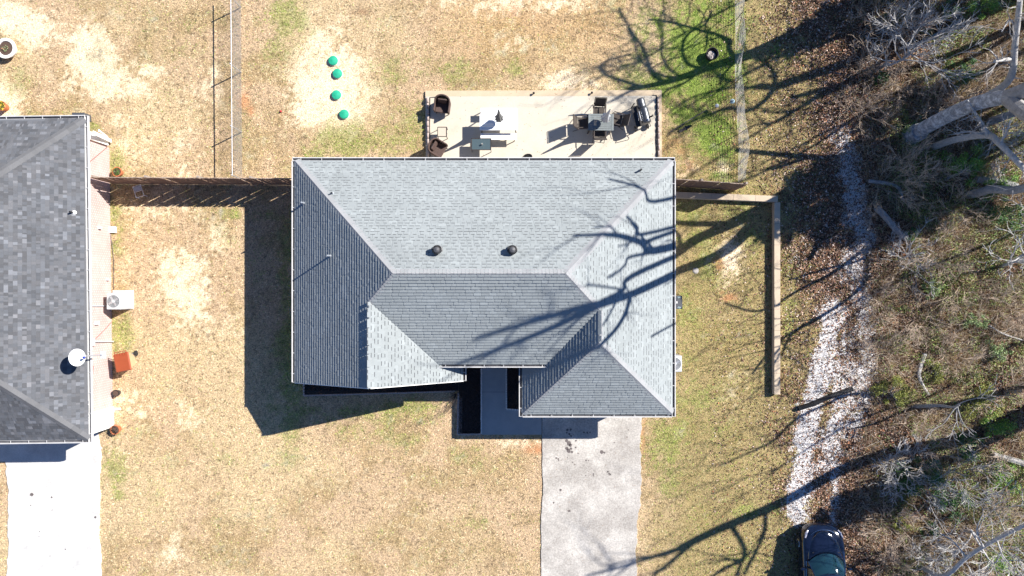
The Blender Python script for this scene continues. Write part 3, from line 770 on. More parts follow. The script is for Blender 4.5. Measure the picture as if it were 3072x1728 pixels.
# white corner porch panel at the back, side door near the front, boxes, pipes
wbox('corner_board', M['white'], 408, 1.3, .34, 2.3, .05)
dn = wbox('side_door', M['white'], 1262, 1.05, .92, 2.05, .07, bevel=.01)
wbox('meter_box', M['acwhite'], 1026, 1.75, .34, .5, .16, bevel=.01)
mb = MB(); a = wallpt(1024, 1.5); b = wallpt(1024, .0); mb.tube([a + Vector((.06, 0, 0)), b + Vector((.06, 0, 0))], .035, 10); mb.build('meter_conduit', M['acwhite'], nwall)
wbox('outlet_box', M['acwhite'], 968, 1.2, .18, .24, .1, bevel=.01)
wbox('light_box', M['acwhite'], 682, .9, .14, .14, .12, bevel=.01)
wbox('tap_box', M['acwhite'], 838, .35, .1, .14, .1, bevel=.01)
mb = MB(); mb.beam(wallpt(917, 1.9) + Vector((.03, 0, 0)), wallpt(917, .55) + Vector((.03, 0, 0)), .05, .05); mb.build('line_cover', M['acwhite'], nwall)
mb = MB()
for i in range(5):
    pass
pts = [wallpt(1040, 1.9) + Vector((.03, 0, 0)), wallpt(1052, 1.5) + Vector((.05, 0, 0)), wallpt(1070, 1.7) + Vector((.04, 0, 0)), wallpt(1100, 1.45) + Vector((.03, 0, 0)), wallpt(1200, 1.65) + Vector((.03, 0, 0))]
CB = mat('red_brown_cable', (.25, .08, .07), .7)
mb.tube(pts, .012, 5); mb.build('cable', CB, nwall)
mb = MB(); mb.tube([wallpt(1030, 1.6) + Vector((.03, 0, 0)), wallpt(985, .5) + Vector((.03, 0, 0)), wallpt(965, .1) + Vector((.05, 0, 0))], .012, 5); mb.build('cable', CB, nwall)
mb = MB(); mb.tube([wallpt(510, 2.2) + Vector((.03, 0, 0)), wallpt(440, .2) + Vector((.03, 0, 0))], .01, 5); mb.build('cable', CB, nwall)
window(nwall, tuple(q3(-20.5, nyf + OV - .1, 1.45)), 1.4, 1.2, 'x', -1)
mb = MB(); p = Vector(q3(-24.8, nyf + OV - .12, 1.1)); mb.box(p, (4.8, .06, 2.15), R(.75)); mb.build('garage_door', M['garage'], nwall)
pz = NH + PN * .9
p = P(207, 635, 3.2); p.z = NH + PN * (Vector(nB).x - p.x)
mb = MB(); mb.tube([p + Vector((0, 0, -.1)), p + Vector((0, 0, .28))], .035, 10); vp = mb.build('vent_pipe', M['plasticblack'], nroof)
mb = MB(); mb.lathe([(.12, -.05), (.09, .03), (.045, .08), (.04, .09)], 14, p); mb.build('pipe_flashing', M['white'], vp)
mb = MB(); p = P(232, 347, 1.2); mb.box((p.x, p.y, .9), (.55, .3, .5)); mb.build('utility_cabinet', M['plasticgrey'], nhouse, bevel=.02)

# ------------------------------------------------------------------ satellite dish
dp = P(231, 1073, 3.75)
dish = thing('satellite_dish', 'white oval satellite dish on a short mast at the eave of the dark roof', 'satellite dish', (dp.x, dp.y, 0))
t = MB(); nr_, na = 8, 28
tilt = Matrix.Rotation(R(-38), 3, 'Y') @ Matrix.Identity(3)
tilt = Matrix.Rotation(R(35), 3, 'Y') @ Matrix.Rotation(R(-12), 3, 'X')
vs = []; ccz = 3.75
for side in (0, 1):
    for i in range(nr_ + 1):
        rr = i / nr_
        for k in range(na):
            a = 2 * math.pi * k / na; v = Vector((.29 * rr * math.cos(a), .35 * rr * math.sin(a), .07 * rr * rr - side * .012)); v = tilt @ v
            vs.append((v.x, v.y, v.z + ccz))
fs = []; o2 = (nr_ + 1) * na
for i in range(nr_):
    for k in range(na):
        k2 = (k + 1) % na; fs.append((i * na + k, (i + 1) * na + k, (i + 1) * na + k2, i * na + k2)); fs.append((o2 + i * na + k, o2 + i * na + k2, o2 + (i + 1) * na + k2, o2 + (i + 1) * na + k))
for k in range(na):
    k2 = (k + 1) % na; fs.append((nr_ * na + k, o2 + nr_ * na + k, o2 + nr_ * na + k2, nr_ * na + k2))
t.add(vs, fs); t.build('reflector', M['dish'], dish, smooth=True)
ex = Vector(nC).x
t = MB(); t.tube([(-.02, 0, ccz - .05), (.08, .02, ccz - .35), (.42, .03, ccz - .95)], .03, 10); t.build('mast', M['galv'], dish, smooth=True)
t = MB(); t.box((.44, .03, ccz - 1.0), (.22, .3, .05)); t.build('mount_plate', M['acwhite'], dish)
t = MB(); t.tube([tilt @ Vector((.27, -.05, .03)) + Vector((0, 0, ccz)), tilt @ Vector((.25, -.05, .36)) + Vector((0, 0, ccz))], .014, 8); am = t.build('feed_arm', M['galv'], dish)
t = MB(); pz_ = tilt @ Vector((.22, -.05, .37)) + Vector((0, 0, ccz)); t.lathe([(.03, -.05), (.045, -.02), (.045, .04), (.02, .06)], 14, pz_); t.build('feed_horn', M['blue'], am, smooth=True)

# ------------------------------------------------------------------ fences
fr = random.Random(21)
def wood_fence(name, label, top_px, hgt, n_panels, face_out):
    (ax0, ay0), (bx0, by0) = top_px
    a = P(ax0, ay0, hgt); b = P(bx0, by0, hgt); a.z = b.z = 0
    d = (b - a); L = d.length; d.normalize(); n = Vector((-d.y, d.x, 0))
    t = thing(name, label, 'fence', a)
    pw = .138; npk = int(L / (pw + .004)); per = math.ceil(npk / n_panels); s = 0
    for j in range(n_panels):
        mb = MB()
        for i in range(per):
            if s > L - .05: break
            gap = .016 if fr.random() < .05 else .003
            lean = fr.gauss(0, .018); hh = hgt + fr.uniform(-.03, .01)
            p = d * (s + pw / 2); off = n * fr.uniform(.0, .012) * face_out
            dx = d * lean * hh
            hw = d * (pw / 2 - gap / 2); th = n * .008
            b0 = p + off; t0 = p + off + dx
            vs = [b0 - hw - th, b0 + hw - th, b0 + hw + th, b0 - hw + th]
            vs = [v + Vector((0, 0, .02)) for v in vs]
            ts = [t0 - hw - th, t0 + hw - th, t0 + hw + th, t0 - hw + th]
            cut = .03
            vs2 = [v + Vector((0, 0, hh - cut)) for v in ts]
            ts3 = [t0 - hw * .6 - th, t0 + hw * .6 - th, t0 + hw * .6 + th, t0 - hw * .6 + th]
            vs3 = [v + Vector((0, 0, hh)) for v in ts3]
            mb.add(vs + vs2 + vs3, [(3, 2, 1, 0)] + [(k, (k + 1) % 4, 4 + (k + 1) % 4, 4 + k) for k in range(4)] + [(4 + k, 4 + (k + 1) % 4, 8 + (k + 1) % 4, 8 + k) for k in range(4)] + [(8, 9, 10, 11)])
            s += pw + .004
        mb.build('picket_panel', M['picket'], t)
    for j in range(n_panels + 1):
        mb = MB(); p = d * min(L - .06, .06 + j * (L - .1) / n_panels) - n * face_out * .075; mb.box(p + Vector((0, 0, (hgt - .1) / 2)), (.089, .089, hgt - .1), math.atan2(d.y, d.x)); mb.build('fence_post', M['picket_top'], t)
    for z in (.3, .95, hgt - .22):
        mb = MB(); mb.beam(d * .02 - n * face_out * .03 + Vector((0, 0, z)), d * (L - .02) - n * face_out * .03 + Vector((0, 0, z)), .04, .09); mb.build('rail', M['picket_top'], t)
    return t
wood_fence('privacy_fence', 'tall weathered wood picket fence joining the two houses', ((268, 532), (908, 536)), 1.82, 4, -1)
wood_fence('privacy_fence', 'tall brown wood picket fence running right from the light roofed house', ((1968, 533), (2247, 553)), 1.80, 2, -1)
def wire_fence(name, label, pts_px_top, hgt, posts_px, hor=False, seed=1):
    rr = random.Random(seed)
    pts = [P(x, y, hgt) for x, y in pts_px_top]
    for p in pts: p.z = 0
    o = pts[0].copy(); t = thing(name, label, 'fence', o)
    # resample
    seg = []; 
    for a, b in zip(pts[:-1], pts[1:]):
        L = (b - a).length; k = max(1, int(L / .06))
        for i in range(k): seg.append(a.lerp(b, i / k) - o)
    seg.append(pts[-1] - o)
    mb = MB(); n = len(seg)
    if not hor:
        st = 1
        rows = int(hgt / .06)
        for i in range(0, n - 1):
            for s in (1, -1):
                line = []
                for j in range(0, rows + 1, 4):
                    q = i + s * j
                    if 0 <= q < n: line.append(seg[q] + Vector((0, 0, j * .06 + .03)))
                if len(line) > 1: mb.tube(line, .0022, 3, cap=False)
        mb.build('chain_mesh', M['galv_w'], t)
        mb = MB(); mb.tube([seg[0] + Vector((0, 0, hgt)), seg[-1] + Vector((0, 0, hgt))], .022, 8); mb.build('top_rail', M['galv'], t)
    else:
        for j in range(11):
            z = .05 + j * (hgt - .08) / 10; line = []
            for i in range(0, n, 4):
                w = .05 * math.sin(i * .06 * 1.1) + .035 * math.sin(i * .06 * 2.7 + 1); line.append(seg[i] + Vector((w * (.3 + z) + rr.uniform(-.006, .006), 0, z + .015 * math.sin(i * .23 + j))))
            mb.tube(line, .0062, 4, cap=False)
        for i in range(0, n, 3):
            line = []
            for z in (.05, hgt / 2, hgt):
                w = .05 * math.sin(i * .06 * 1.1) + .035 * math.sin(i * .06 * 2.7 + 1); line.append(seg[i] + Vector((w * (.3 + z), 0, z)))
            mb.tube(line, .0022, 3, cap=False)
        mb.build('wire_mesh', M['steel_w'], t)
    for (x, y) in posts_px:
        p = P(x, y, hgt); p.z = 0; p -= o; mb = MB()
        if hor: mb.box(p + Vector((0, 0, hgt / 2 + .03)), (.035, .012, hgt + .06)); mb.build('fence_post', M['darkmetal'], t)
        else: mb.tube([p, p + Vector((0, 0, hgt + .05))], .028, 8); mb.lathe([(.032, hgt + .04), (.032, hgt + .07), (.01, hgt + .09)], 10, p); mb.build('fence_post', M['galv'], t)
wire_fence('chain_link_fence', 'silver chain link fence with top rail on the back lawn left of the patio', [(692, -60), (694, 250), (697, 528)], 1.15, [(692, -10), (692, 192), (694, 378), (697, 526)])
wire_fence('wire_fence', 'sagging welded wire fence on the back lawn beside the woods', [(2230, -60), (2232, 250), (2240, 390), (2240, 535)], 1.15, [(2228, 36), (2229, 228), (2246, 382)], hor=True, seed=4)

# ------------------------------------------------------------------ retaining wall (block lengths)
rw = thing('retaining_wall', 'low tan concrete garden wall bent in an L right of the house', 'wall', (0, 0, 0))
mb = MB(); hgt = .30
a = P(2000, 583, hgt); b = P(2334, 597, hgt); c = P(2332, 597, hgt); e = P(2332, 1184, hgt)
def blocks(p, q, n, w=.27):
    d = (q - p) / n
    for i in range(n):
        x = p + d * i; y = p + d * (i + 1) - d.normalized() * .006
        mbx = MB(); mbx.beam(Vector((x.x, x.y, hgt / 2)), Vector((y.x, y.y, hgt / 2)), w, hgt); mbx.build('wall_block', M['tanwall'], rw, bevel=.006)
blocks(a, b + Vector((.0, 0, 0)), 5); blocks(c + Vector((.0, -.15, 0)), e, 9)

# ------------------------------------------------------------------ edging stones (individuals)
def edging(name, label, group, pts_px, pitch, size, m, up=True):
    first = None; pts = [P(x, y, .08) for x, y in pts_px]
    rr = random.Random(len(label))
    for a, b in zip(pts[:-1], pts[1:]):
        a.z = b.z = 0; L = (b - a).length; n = max(1, int(L / pitch)); ang = math.atan2(b.y - a.y, b.x - a.x)
        for i in range(n):
            p = a.lerp(b, (i + .5) / n)
            if first is None:
                mb = MB(); w, t, h = size; prof = []
                k = 9
                out = [(-w / 2, 0), (w / 2, 0), (w / 2, h * .7)] + [(w / 2 * math.cos(math.pi * j / k), h * .7 + h * .3 * math.sin(math.pi * j / k)) for j in range(1, k)] + [(-w / 2, h * .7)]
                vs = [(x, -t / 2, z) for x, z in out] + [(x, t / 2, z) for x, z in out]; n2 = len(out)
                mb.add(vs, [tuple(range(n2)), tuple(reversed(range(n2, 2 * n2)))] + [(j, n2 + j, n2 + (j + 1) % n2, (j + 1) % n2) for j in range(n2)])
                o = mb.build(name, m, bevel=.006); first = o
            else:
                o = first.copy(); col.objects.link(o)
            o.location = (p.x, p.y, 0.0); o.rotation_euler = (rr.gauss(0, .04), 0, ang + rr.gauss(0, .05))
            tag(o, label, 'edging stone', group)
edging('edging_stone', 'small pale scalloped stone edging the left side of the walkway', 'edging stones along the left of the walkway', [(1444, 1104), (1444, 1302)], .105, (.10, .06, .11), M['capst'])
edging('edging_stone', 'small pale scalloped stone edging the right side of the walkway', 'edging stones along the right of the walkway', [(1519, 1104), (1519, 1228), (1557, 1230)], .105, (.10, .06, .11), M['capst'])
edging('edging_stone', 'small pink stone at the outer edge of the left mulch bed', 'edging stones around the left mulch bed', [(1375, 1178), (1372, 1303), (1442, 1303)], .115, (.11, .07, .11), M['pinkst'])
edging('edging_stone', 'small stone edging the narrow bed along the left wing', 'edging stones along the left wing bed', [(911, 1150), (911, 1187), (1100, 1182), (1364, 1174)], .115, (.11, .06, .11), M['pinkst'])
edging('patio_edger', 'scalloped concrete edger standing along the left side of the patio', 'scalloped edgers left of the patio', [(1284, 292), (1286, 470)], .26, (.25, .07, .24), M['pinkst'])
edging('patio_edger', 'scalloped concrete edger standing along the right side of the patio', 'scalloped edgers right of the patio', [(1974, 292), (1976, 470)], .26, (.25, .06, .22), M['pinkst'])
for nm, pts, lb in (('cable', [(1311, 291), (1290, 292), (1289, 380), (1290, 474)], 'black cable lying along the left edge of the patio'), ('cable', [(1958, 285), (1970, 286), (1969, 320), (1971, 360), (1968, 420), (1971, 474)], 'black cable lying along the right edge of the patio')):
    mb = MB(); q = [P(x, y, .11) for x, y in pts]; mb.tube(q, .018, 6); o = mb.build(nm, M['plasticblack']); tag(o, lb, 'cable')

# ------------------------------------------------------------------ patio furniture
PZ = .094
def base_at(px, py, h=0.0):
    p = P(px, py, h); return (p.x, p.y, PZ)
def wicker_chair(px, py, rz, label):
    t = thing('wicker_chair', label, 'chair', base_at(px, py, .4), rz, 'brown wicker chairs on the patio')
    # faces -y; barrel back open at the front
    mb = MB(); n = 26; W_, D_ = .30, .33; th = .05
    def path(k, r):  # U shape
        pts = []
        for i in range(n + 1):
            s = i / n
            if s < .25: pts.append((-(W_ + r), -.30 + .45 * (s / .25)))
            elif s > .75: pts.append(((W_ + r), .15 - .45 * ((s - .75) / .25)))
            else:
                a = math.pi * (s - .25) / .5; pts.append((-(W_ + r) * math.cos(a), .15 + (.20 + r) * math.sin(a)))
        return pts
    inn = path(0, 0); out = path(0, th)
    tops = [.60 + .22 * (math.sin(math.pi * min(1, max(0, (i / n - .15) / .7)))) for i in range(n + 1)]
    vs = []
    for i in range(n + 1):
        vs += [(inn[i][0], inn[i][1], .22), (inn[i][0], inn[i][1], tops[i]), (out[i][0], out[i][1], tops[i]), (out[i][0], out[i][1], .22)]
    fs = [(0, 1, 2, 3), (4 * n, 4 * n + 3, 4 * n + 2, 4 * n + 1)]
    for i in range(n):
        for k in range(4): fs.append((4 * i + k, 4 * (i + 1) + k, 4 * (i + 1) + (k + 1) % 4, 4 * i + (k + 1) % 4))
    mb.add(vs, fs); bk = mb.build('backrest', M['wicker'], t, smooth=False)
    mb = MB(); mb.tube([((i_[0] + o_[0]) / 2, (i_[1] + o_[1]) / 2, tp + .01) for i_, o_, tp in zip(inn, out, tops)], .035, 8); mb.build('arm_roll', M['wicker'], bk, smooth=True)
    mb = MB(); mb.box((0, .0, .33), (.58, .60, .10)); mb.build('seat', M['wicker'], t, bevel=.02)
    mb = MB(); mb.box((0, .16, .60), (.40, .06, .32), Matrix.Rotation(R(-14), 3, 'X')); mb.build('back_panel', M['wicker'], t, bevel=.02)
    for sx in (-1, 1):
        for sy in (-.27, .27):
            mb = MB(); mb.tube([(sx * .27, sy, 0), (sx * .26, sy * .95, .30)], .022, 8); mb.build('leg', M['bronze'], t)
    return t
wicker_chair(1328, 319, R(-8), 'brown wicker barrel chair at the upper left corner of the patio')
wicker_chair(1315, 447, R(60), 'brown wicker barrel chair by the back eave at the lower left of the patio')
def frame_table(px, py, rz, w, d, h, label, top_m=None):
    t = thing('side_table', label, 'table', base_at(px, py, h), rz, None)
    mb = MB(); r = .014
    c = [(-w / 2, -d / 2), (w / 2, -d / 2), (w / 2, d / 2), (-w / 2, d / 2)]
    for i in range(4):
        a, b = c[i], c[(i + 1) % 4]; mb.beam((a[0], a[1], h), (b[0], b[1], h), .03, .03)
    mb.build('frame', M['bronze'], t)
    mb = MB(); mb.box((0, 0, h), (w - .02, d - .02, .008)); mb.build('tabletop', top_m or M['glass'], t)
    for x, y in c:
        mb = MB(); mb.beam((x, y, 0), (x, y, h - .01), .025, .025, (0, 1, 0)); mb.build('leg', M['bronze'], t)
    mb = MB(); mb.beam((-w / 2, 0, .12), (w / 2, 0, .12), .02, .02); mb.build('stretcher', M['bronze'], t)
    return t
clear = mat('clear_glass', (.85, .9, .9), .02, trans=1.0, spec=.5)
frame_table(1327, 397, 0, .40, .42, .45, 'small bronze framed side table between the two wicker chairs', mat('beige_mesh_top', (.50, .43, .34), .8))
gt = frame_table(1444, 434, 0, .86, .50, .50, 'larger bronze framed glass table below the white picnic table')
gp_ = P(1447, 433, .6); mb = MB(); mb.lathe([(.028, 0), (.035, .10), (.034, .10), (.026, .005)], 14, (gp_.x, gp_.y, PZ + .51)); o = mb.build('cup', M['white']); tag(o, 'white cup standing on the glass table', 'cup')
def slat_table(name, label, px, py, rz, w, d, h, m, mf, n, cat='table', slat_len='x', legs=True):
    t = thing(name, label, cat, base_at(px, py, h), rz)
    mb = MB()
    sw = (d - .02 * 0) / n
    for i in range(n):
        y = -d / 2 + sw * (i + .5); mb.box((0, y, h), (w - .16, sw - .011, .022))
    mb.build('tabletop', m, t)
    mb = MB()
    for s in (-1, 1): mb.box((s * (w / 2 - .04), 0, h + .003), (.08, d, .03)); mb.box((0, s * (d / 2 - .015), h - .02), (w - .16, .03, .03))
    mb.build('table_frame', m, t, bevel=.006)
    for sx in (-1, 1):
        for sy in (-1, 1):
            mb = MB(); mb.beam((sx * (w / 2 - .12), sy * (d / 2 - .1), h - .02), (sx * (w / 2 - .06), sy * (d / 2 - .02), 0), .04, .04, (0, 1, 0)); mb.build('leg', mf, t)
    return t
slat_table('picnic_table', 'white slatted patio table with a closed grey umbrella through it', 1496, 368, 0, 1.68, .72, .73, M['whiteslat'], M['bronze'], 8)
def bench(px, py, label):
    t = thing('bench', label, 'bench', base_at(px, py, .43), 0, 'white benches by the picnic table')
    mb = MB()
    for i in range(3): mb.box((0, -.10 + .10 * i, .43), (1.62, .09, .025))
    mb.build('seat', M['whiteslat'], t)
    for s in (-1, 1):
        mb = MB(); mb.beam((s * .70, -.12, 0), (s * .70, -.12, .42), .035, .035, (0, 1, 0)); mb.beam((s * .70, .12, 0), (s * .70, .12, .42), .035, .035, (0, 1, 0)); mb.beam((s * .70, -.12, .40), (s * .70, .12, .40), .035, .03); mb.build('leg_frame', M['bronze'], t)
    return t
bench(1497, 336, 'white slatted bench above the white picnic table'); bench(1496, 411, 'white slatted bench below the white picnic table')
def umbrella(px, py, hgt, m, label, r=.13, rz=0):
    t = thing('umbrella', label, 'umbrella', base_at(px, py, 0), rz)
    mb = MB(); mb.tube([(0, 0, 0.05), (0, 0, hgt)], .019, 10); mb.build('pole', M['bronze'], t)
    mb = MB(); mb.lathe([(.24, 0), (.24, .03), (.05, .08), (.03, .3)], 20); mb.build('base', M['darkmetal'], t)
    mb = MB(); n = 16; prof = [(.012, hgt + .03), (.03, hgt - .02), (.05, hgt - .35), (.08, hgt - .8), (r, hgt - 1.2), (r * 1.2, hgt - 1.42)]
    o = len(mb.v)
    for j, (rr, z) in enumerate(prof):
        for k in range(n):
            a = 2 * math.pi * k / n; f = rr * (1.0 + (.16 if k % 2 else -.14) * (j / 5)); mb.v.append((f * math.cos(a), f * math.sin(a), z + (.07 if (k % 2 and j == 5) else 0)))
    for j in range(len(prof) - 1):
        for k in range(n): mb.f.append((j * n + k, (j + 1) * n + k, (j + 1) * n + (k + 1) % n, j * n + (k + 1) % n)); mb.c.append(None)
    mb.f.append(tuple(range(n))); mb.c.append(None)
    mb.build('canopy', m, t)
    mb = MB(); mb.lathe([(.012, hgt + .02), (.02, hgt + .05), (.004, hgt + .09)], 10); mb.build('finial', M['bronze'], t)
    return t
umbrella(1499, 374, 2.45, M['umbgrey'], 'closed dark grey patio umbrella standing in the white picnic table', r=.15)
umbrella(1806, 373, 2.45, M['umbwhite'], 'closed pale patio umbrella standing in the grey slatted table', r=.17)
slat_table('dining_table', 'grey slatted square patio table with four sling chairs around it', 1802, 368, R(-1), 1.12, .74, .72, M['greyslat'], M['bronze'], 9)
def sling_chair(px, py, rz, label):
    t = thing('sling_chair', label, 'chair', base_at(px, py, .45), rz, 'dark sling chairs around the grey table')
    # faces -y
    mb = MB(); vs = []
    prof = [(-.24, .43), (-.1, .40), (.10, .39), (.20, .40)]
    mb.add([(-.24, y, z) for y, z in prof] + [(.24, y, z) for y, z in prof] + [(-.24, y, z - .012) for y, z in prof] + [(.24, y, z - .012) for y, z in prof], [(i, 4 + i, 5 + i, i + 1) for i in range(3)] + [(8 + i, 9 + i, 13 + i, 12 + i) for i in range(3)])
    mb.build('seat', M['sling'], t)
    mb = MB(); mb.box((0, .33, .70), (.48, .014, .58), Matrix.Rotation(R(-22), 3, 'X')); mb.build('backrest', M['sling'], t)
    for s in (-1, 1):
        mb = MB(); x = s * .26
        mb.tube([(x, .40, .0), (x, .12, .38), (x, .22, .42), (x, .46, .99)], .014, 6)
        mb.tube([(x, -.30, 0), (x, -.26, .40), (x, -.22, .62), (x, .0, .66), (x, .30, .66)], .014, 6)
        mb.tube([(x, -.26, .42), (x, .20, .39)], .013, 6)
        mb.build('side_frame', M['bronze'], t)
        mb = MB(); mb.beam((x, -.24, .665), (x, .22, .675), .045, .018); mb.build('armrest', M['bronze'], t, bevel=.005)
    mb = MB(); mb.tube([(-.26, .46, .99), (.26, .46, .99)], .014, 6); mb.tube([(-.26, -.26, .40), (.26, -.26, .40)], .014, 6); mb.build('cross_bar', M['bronze'], t)
    return t
sling_chair(1797, 335, R(-2), 'dark sling chair above the grey slatted table')
sling_chair(1747, 370, R(92), 'dark sling chair left of the grey slatted table')
sling_chair(1851, 361, R(-105), 'dark sling chair right of the grey slatted table')
sling_chair(1797, 398, R(182), 'dark sling chair below the grey slatted table')
# smoker grill
gc = P(1922, 340, .85)
gr = thing('smoker_grill', 'black barrel smoker grill on wheels in the right corner of the patio', 'grill', (gc.x, gc.y, PZ), R(14))
# local: barrel along y
def hcyl(mb, c, r, y0, y1, n=22, k=3):
    prof = [(r * .75, y0), (r * .95, y0 + .03), (r, y0 + .07), (r, y1 - .07), (r * .95, y1 - .03), (r * .75, y1)]
    mb.tube([(c[0], p[1], c[1]) for p in prof], [p[0] for p in prof], n)
mb = MB(); hcyl(mb, (.12, .92), .20, -.52, .18); bar = mb.build('barrel', M['grill'], gr, smooth=True)
mb = MB(); hcyl(mb, (.10, .86), .185, .17, .62); mb.build('firebox', M['grill'], gr, smooth=True)
mb = MB(); mb.tube([(-.08, -.38, 1.02), (-.12, -.38, 1.05), (-.12, .05, 1.05), (-.08, .05, 1.02)], .012, 6); mb.build('lid_handle', M['chrome'], bar)
mb = MB(); mb.tube([(.14, -.42, 1.13), (.14, -.42, 1.15)], .035, 14); mb.build('thermometer', M['chrome'], bar)
mb = MB(); mb.box((-.25, -.12, .78), (.24, .86, .03)); sh = mb.build('side_shelf', M['darkmetal'], gr, bevel=.008)
mb = MB(); mb.box((-.16, -.12, .80), (.012, .34, .02)); mb.build('shelf_handle', M['chrome'], sh)
mb = MB(); mb.box((0, .0, .30), (.50, .95, .02)); mb.build('bottom_shelf', M['darkmetal'], gr)
for sx in (-.18, .26):
    for y in (-.48, .48):
        mb = MB(); mb.beam((sx, y, .0 if y > 0 else .12), (sx, y, .80), .035, .035, (0, 1, 0)); mb.build('leg', M['darkmetal'], gr)
    mb = MB(); cx = sx + (.07 if sx > 0 else -.07)
    w_ = []
    mb.tube([(cx - .02, -.50, .13), (cx + .02, -.50, .13)], .13, 18); wo = mb.build('wheel', M['rubber'], gr)
    mb = MB(); mb.tube([(cx - .024, -.50, .13), (cx + .024, -.50, .13)], .07, 12); mb.build('hub', M['galv'], wo)
mb = MB(); mb.tube([(-.3, -.62, .75), (-.3, -.66, .80), (.3, -.66, .80), (.3, -.62, .75)], .014, 6); mb.beam((-.3, -.62, .75), (-.24, -.5, .75), .02, .02); mb.beam((.3, -.62, .75), (.26, -.5, .75), .02, .02); mb.build('push_bar', M['darkmetal'], gr)
mb = MB(); mb.tube([(.28, -.30, 1.0), (.38, -.30, 1.05), (.38, -.30, 1.22)], .035, 10); mb.build('chimney', M['darkmetal'], gr)
# small lamps on the patio border
for px, py, lb in ((1601, 281, 'small dark solar lamp on the patio border above the picnic table'), (1775, 280, 'small dark solar lamp on the patio border above the grey table')):
    t = thing('garden_lamp', lb, 'lamp', base_at(px, py, .1), 0, 'solar lamps on the patio border')
    mb = MB(); mb.tube([(0, 0, 0), (0, 0, .10)], .012, 8); mb.build('stake', M['darkmetal'], t)
    mb = MB(); mb.lathe([(.05, .09), (.055, .12), (.02, .15)], 14); mb.build('lamp_cap', M['darkmetal'], t, smooth=True)
    mb = MB(); mb.lathe([(.028, .03), (.035, .09)], 12); mb.build('lens', M['glasswhite'], t)
# black hose coil under the eave
mb = MB(); c = P(1583, 472, .25); pts = []
for i in range(70):
    a = i * .5; pts.append((c.x + (.20 + .02 * math.sin(i)) * math.cos(a), c.y + .02 + (.20 + .02 * math.sin(i)) * math.sin(a) * .6, PZ + .02 + .003 * i))
mb.tube(pts, .018, 6); o = mb.build('garden_hose', M['plasticblack'], smooth=True); tag(o, 'black hose coiled on the patio against the back eave', 'hose')

# ------------------------------------------------------------------ lawn objects
for px, py, lb in ((999, 181, 'green round septic lid farthest from the house, topmost of the four'), (1012, 220, 'green round septic lid, second from the top'), (1009, 284, 'green round septic lid, third from the top'), (1032, 342, 'green round septic lid nearest the house with a dark gap around it')):
    p = P(px, py, .1); t = thing('septic_lid', lb, 'lid', (p.x, p.y, 0), rng.uniform(0, 6), 'green septic lids in the sandy patch')
    mb = MB(); mb.lathe([(.215, .0), (.215, .09), (.205, .11), (.11, .135), (.02, .145)], 32); d_ = mb.build('lid_cover', M['lid'], t, smooth=True)
    mb = MB()
    for k in range(8):
        a = 2 * math.pi * k / 8; mb.beam((.04 * math.cos(a), .04 * math.sin(a), .143), (.19 * math.cos(a), .19 * math.sin(a), .116), .012, .008)
    mb.build('rib', M['lid'], d_)
    mb = MB(); mb.lathe([(.235, -.01), (.235, .045), (.21, .05)], 28); mb.build('riser', M['lid_rim'], t)
# red ball
mb = MB(); p = P(842, 334, .05); mb.lathe([(.005, 0)] + [(.05 * math.sin(math.pi * k / 8), .05 - .05 * math.cos(math.pi * k / 8)) for k in range(1, 8)] + [(.005, .1)], 16, (p.x, p.y, 0)); o = mb.build('ball', M['red'], smooth=True); tag(o, 'small red ball on the lawn left of the septic lids', 'ball')
def rock(px, py, r, h, label, m=None, seed=0, name='stone'):
    rr = random.Random(seed); mb = MB(); p = G(px, py); prof = [(r * .8, -.03), (r, .0), (r * .95, h * .5), (r * .6, h * .9), (r * .2, h)]
    mb.lathe(prof, 11); mb.v = [(p.x + x * rr.uniform(.8, 1.15), p.y + y * rr.uniform(.8, 1.15), p.z + z * rr.uniform(.9, 1.1)) for x, y, z in mb.v]
    o = mb.build(name, m or M['capst']); tag(o, label, 'stone'); return o
rock(2087, 812, .14, .05, 'white stone lying on the lawn right of the house', mat('white_rock', (.40, .37, .34), .9, var=.2, vscale=12), 1)
rock(1418, 0, .05, .05, 'tiny stone on the back lawn near the top edge', None, 3) if False else None
rock(2240, 950, .01, .01, 'x') if False else None
# fire pit tub
p = P(2137, 161, .3); t = thing('planter_tub', 'round black tub with pale rubbish inside on the green grass by the wire fence', 'tub', (p.x, p.y, 0))
mb = MB(); mb.lathe([(.22, 0), (.27, .30), (.285, .32), (.265, .33), (.25, .30), (.21, .12), (.02, .12)], 30); mb.build('tub_body', M['blackpot'], t, smooth=True)
mb = MB(); mb.lathe([(.20, .12), (.17, .17), (.08, .19), (.02, .17)], 14); mb.v = [(x + rng.uniform(-.02, .02), y + rng.uniform(-.02, .02), z + rng.uniform(-.02, .03)) for x, y, z in mb.v]; mb.build('ash_heap', mat('pale_ash', (.45, .40, .37), .95, var=.4, vscale=20, bump=1), t)
# bird feeder pole and light pole
p0 = P(2158, 333, 0)
t = thing('bird_feeder', 'bird feeder on a tall thin pole casting a long shadow by the wire fence', 'bird feeder', (p0.x, p0.y, 0))
mb = MB(); mb.tube([(0, 0, 0), (0, 0, 1.55), (.05, .02, 1.62), (.12, .04, 1.60)], .012, 8); mb.build('pole', M['darkmetal'], t)
mb = MB(); mb.lathe([(.02, 1.56), (.10, 1.50), (.105, 1.49), (.02, 1.49)], 14, (.12, .04, 0)); mb.lathe([(.06, 1.28), (.06, 1.49)], 12, (.12, .04, 0)); mb.build('feeder', M['plasticclear'], t)
p0 = P(2146, 322, 0)
t = thing('garden_lamp', 'pale glass topped garden lamp leaning beside the bird feeder', 'lamp', (p0.x, p0.y, 0))
mb = MB(); mb.tube([(0, 0, 0), (-.03, -.02, .28)], .012, 8); mb.build('stake', M['darkmetal'], t)
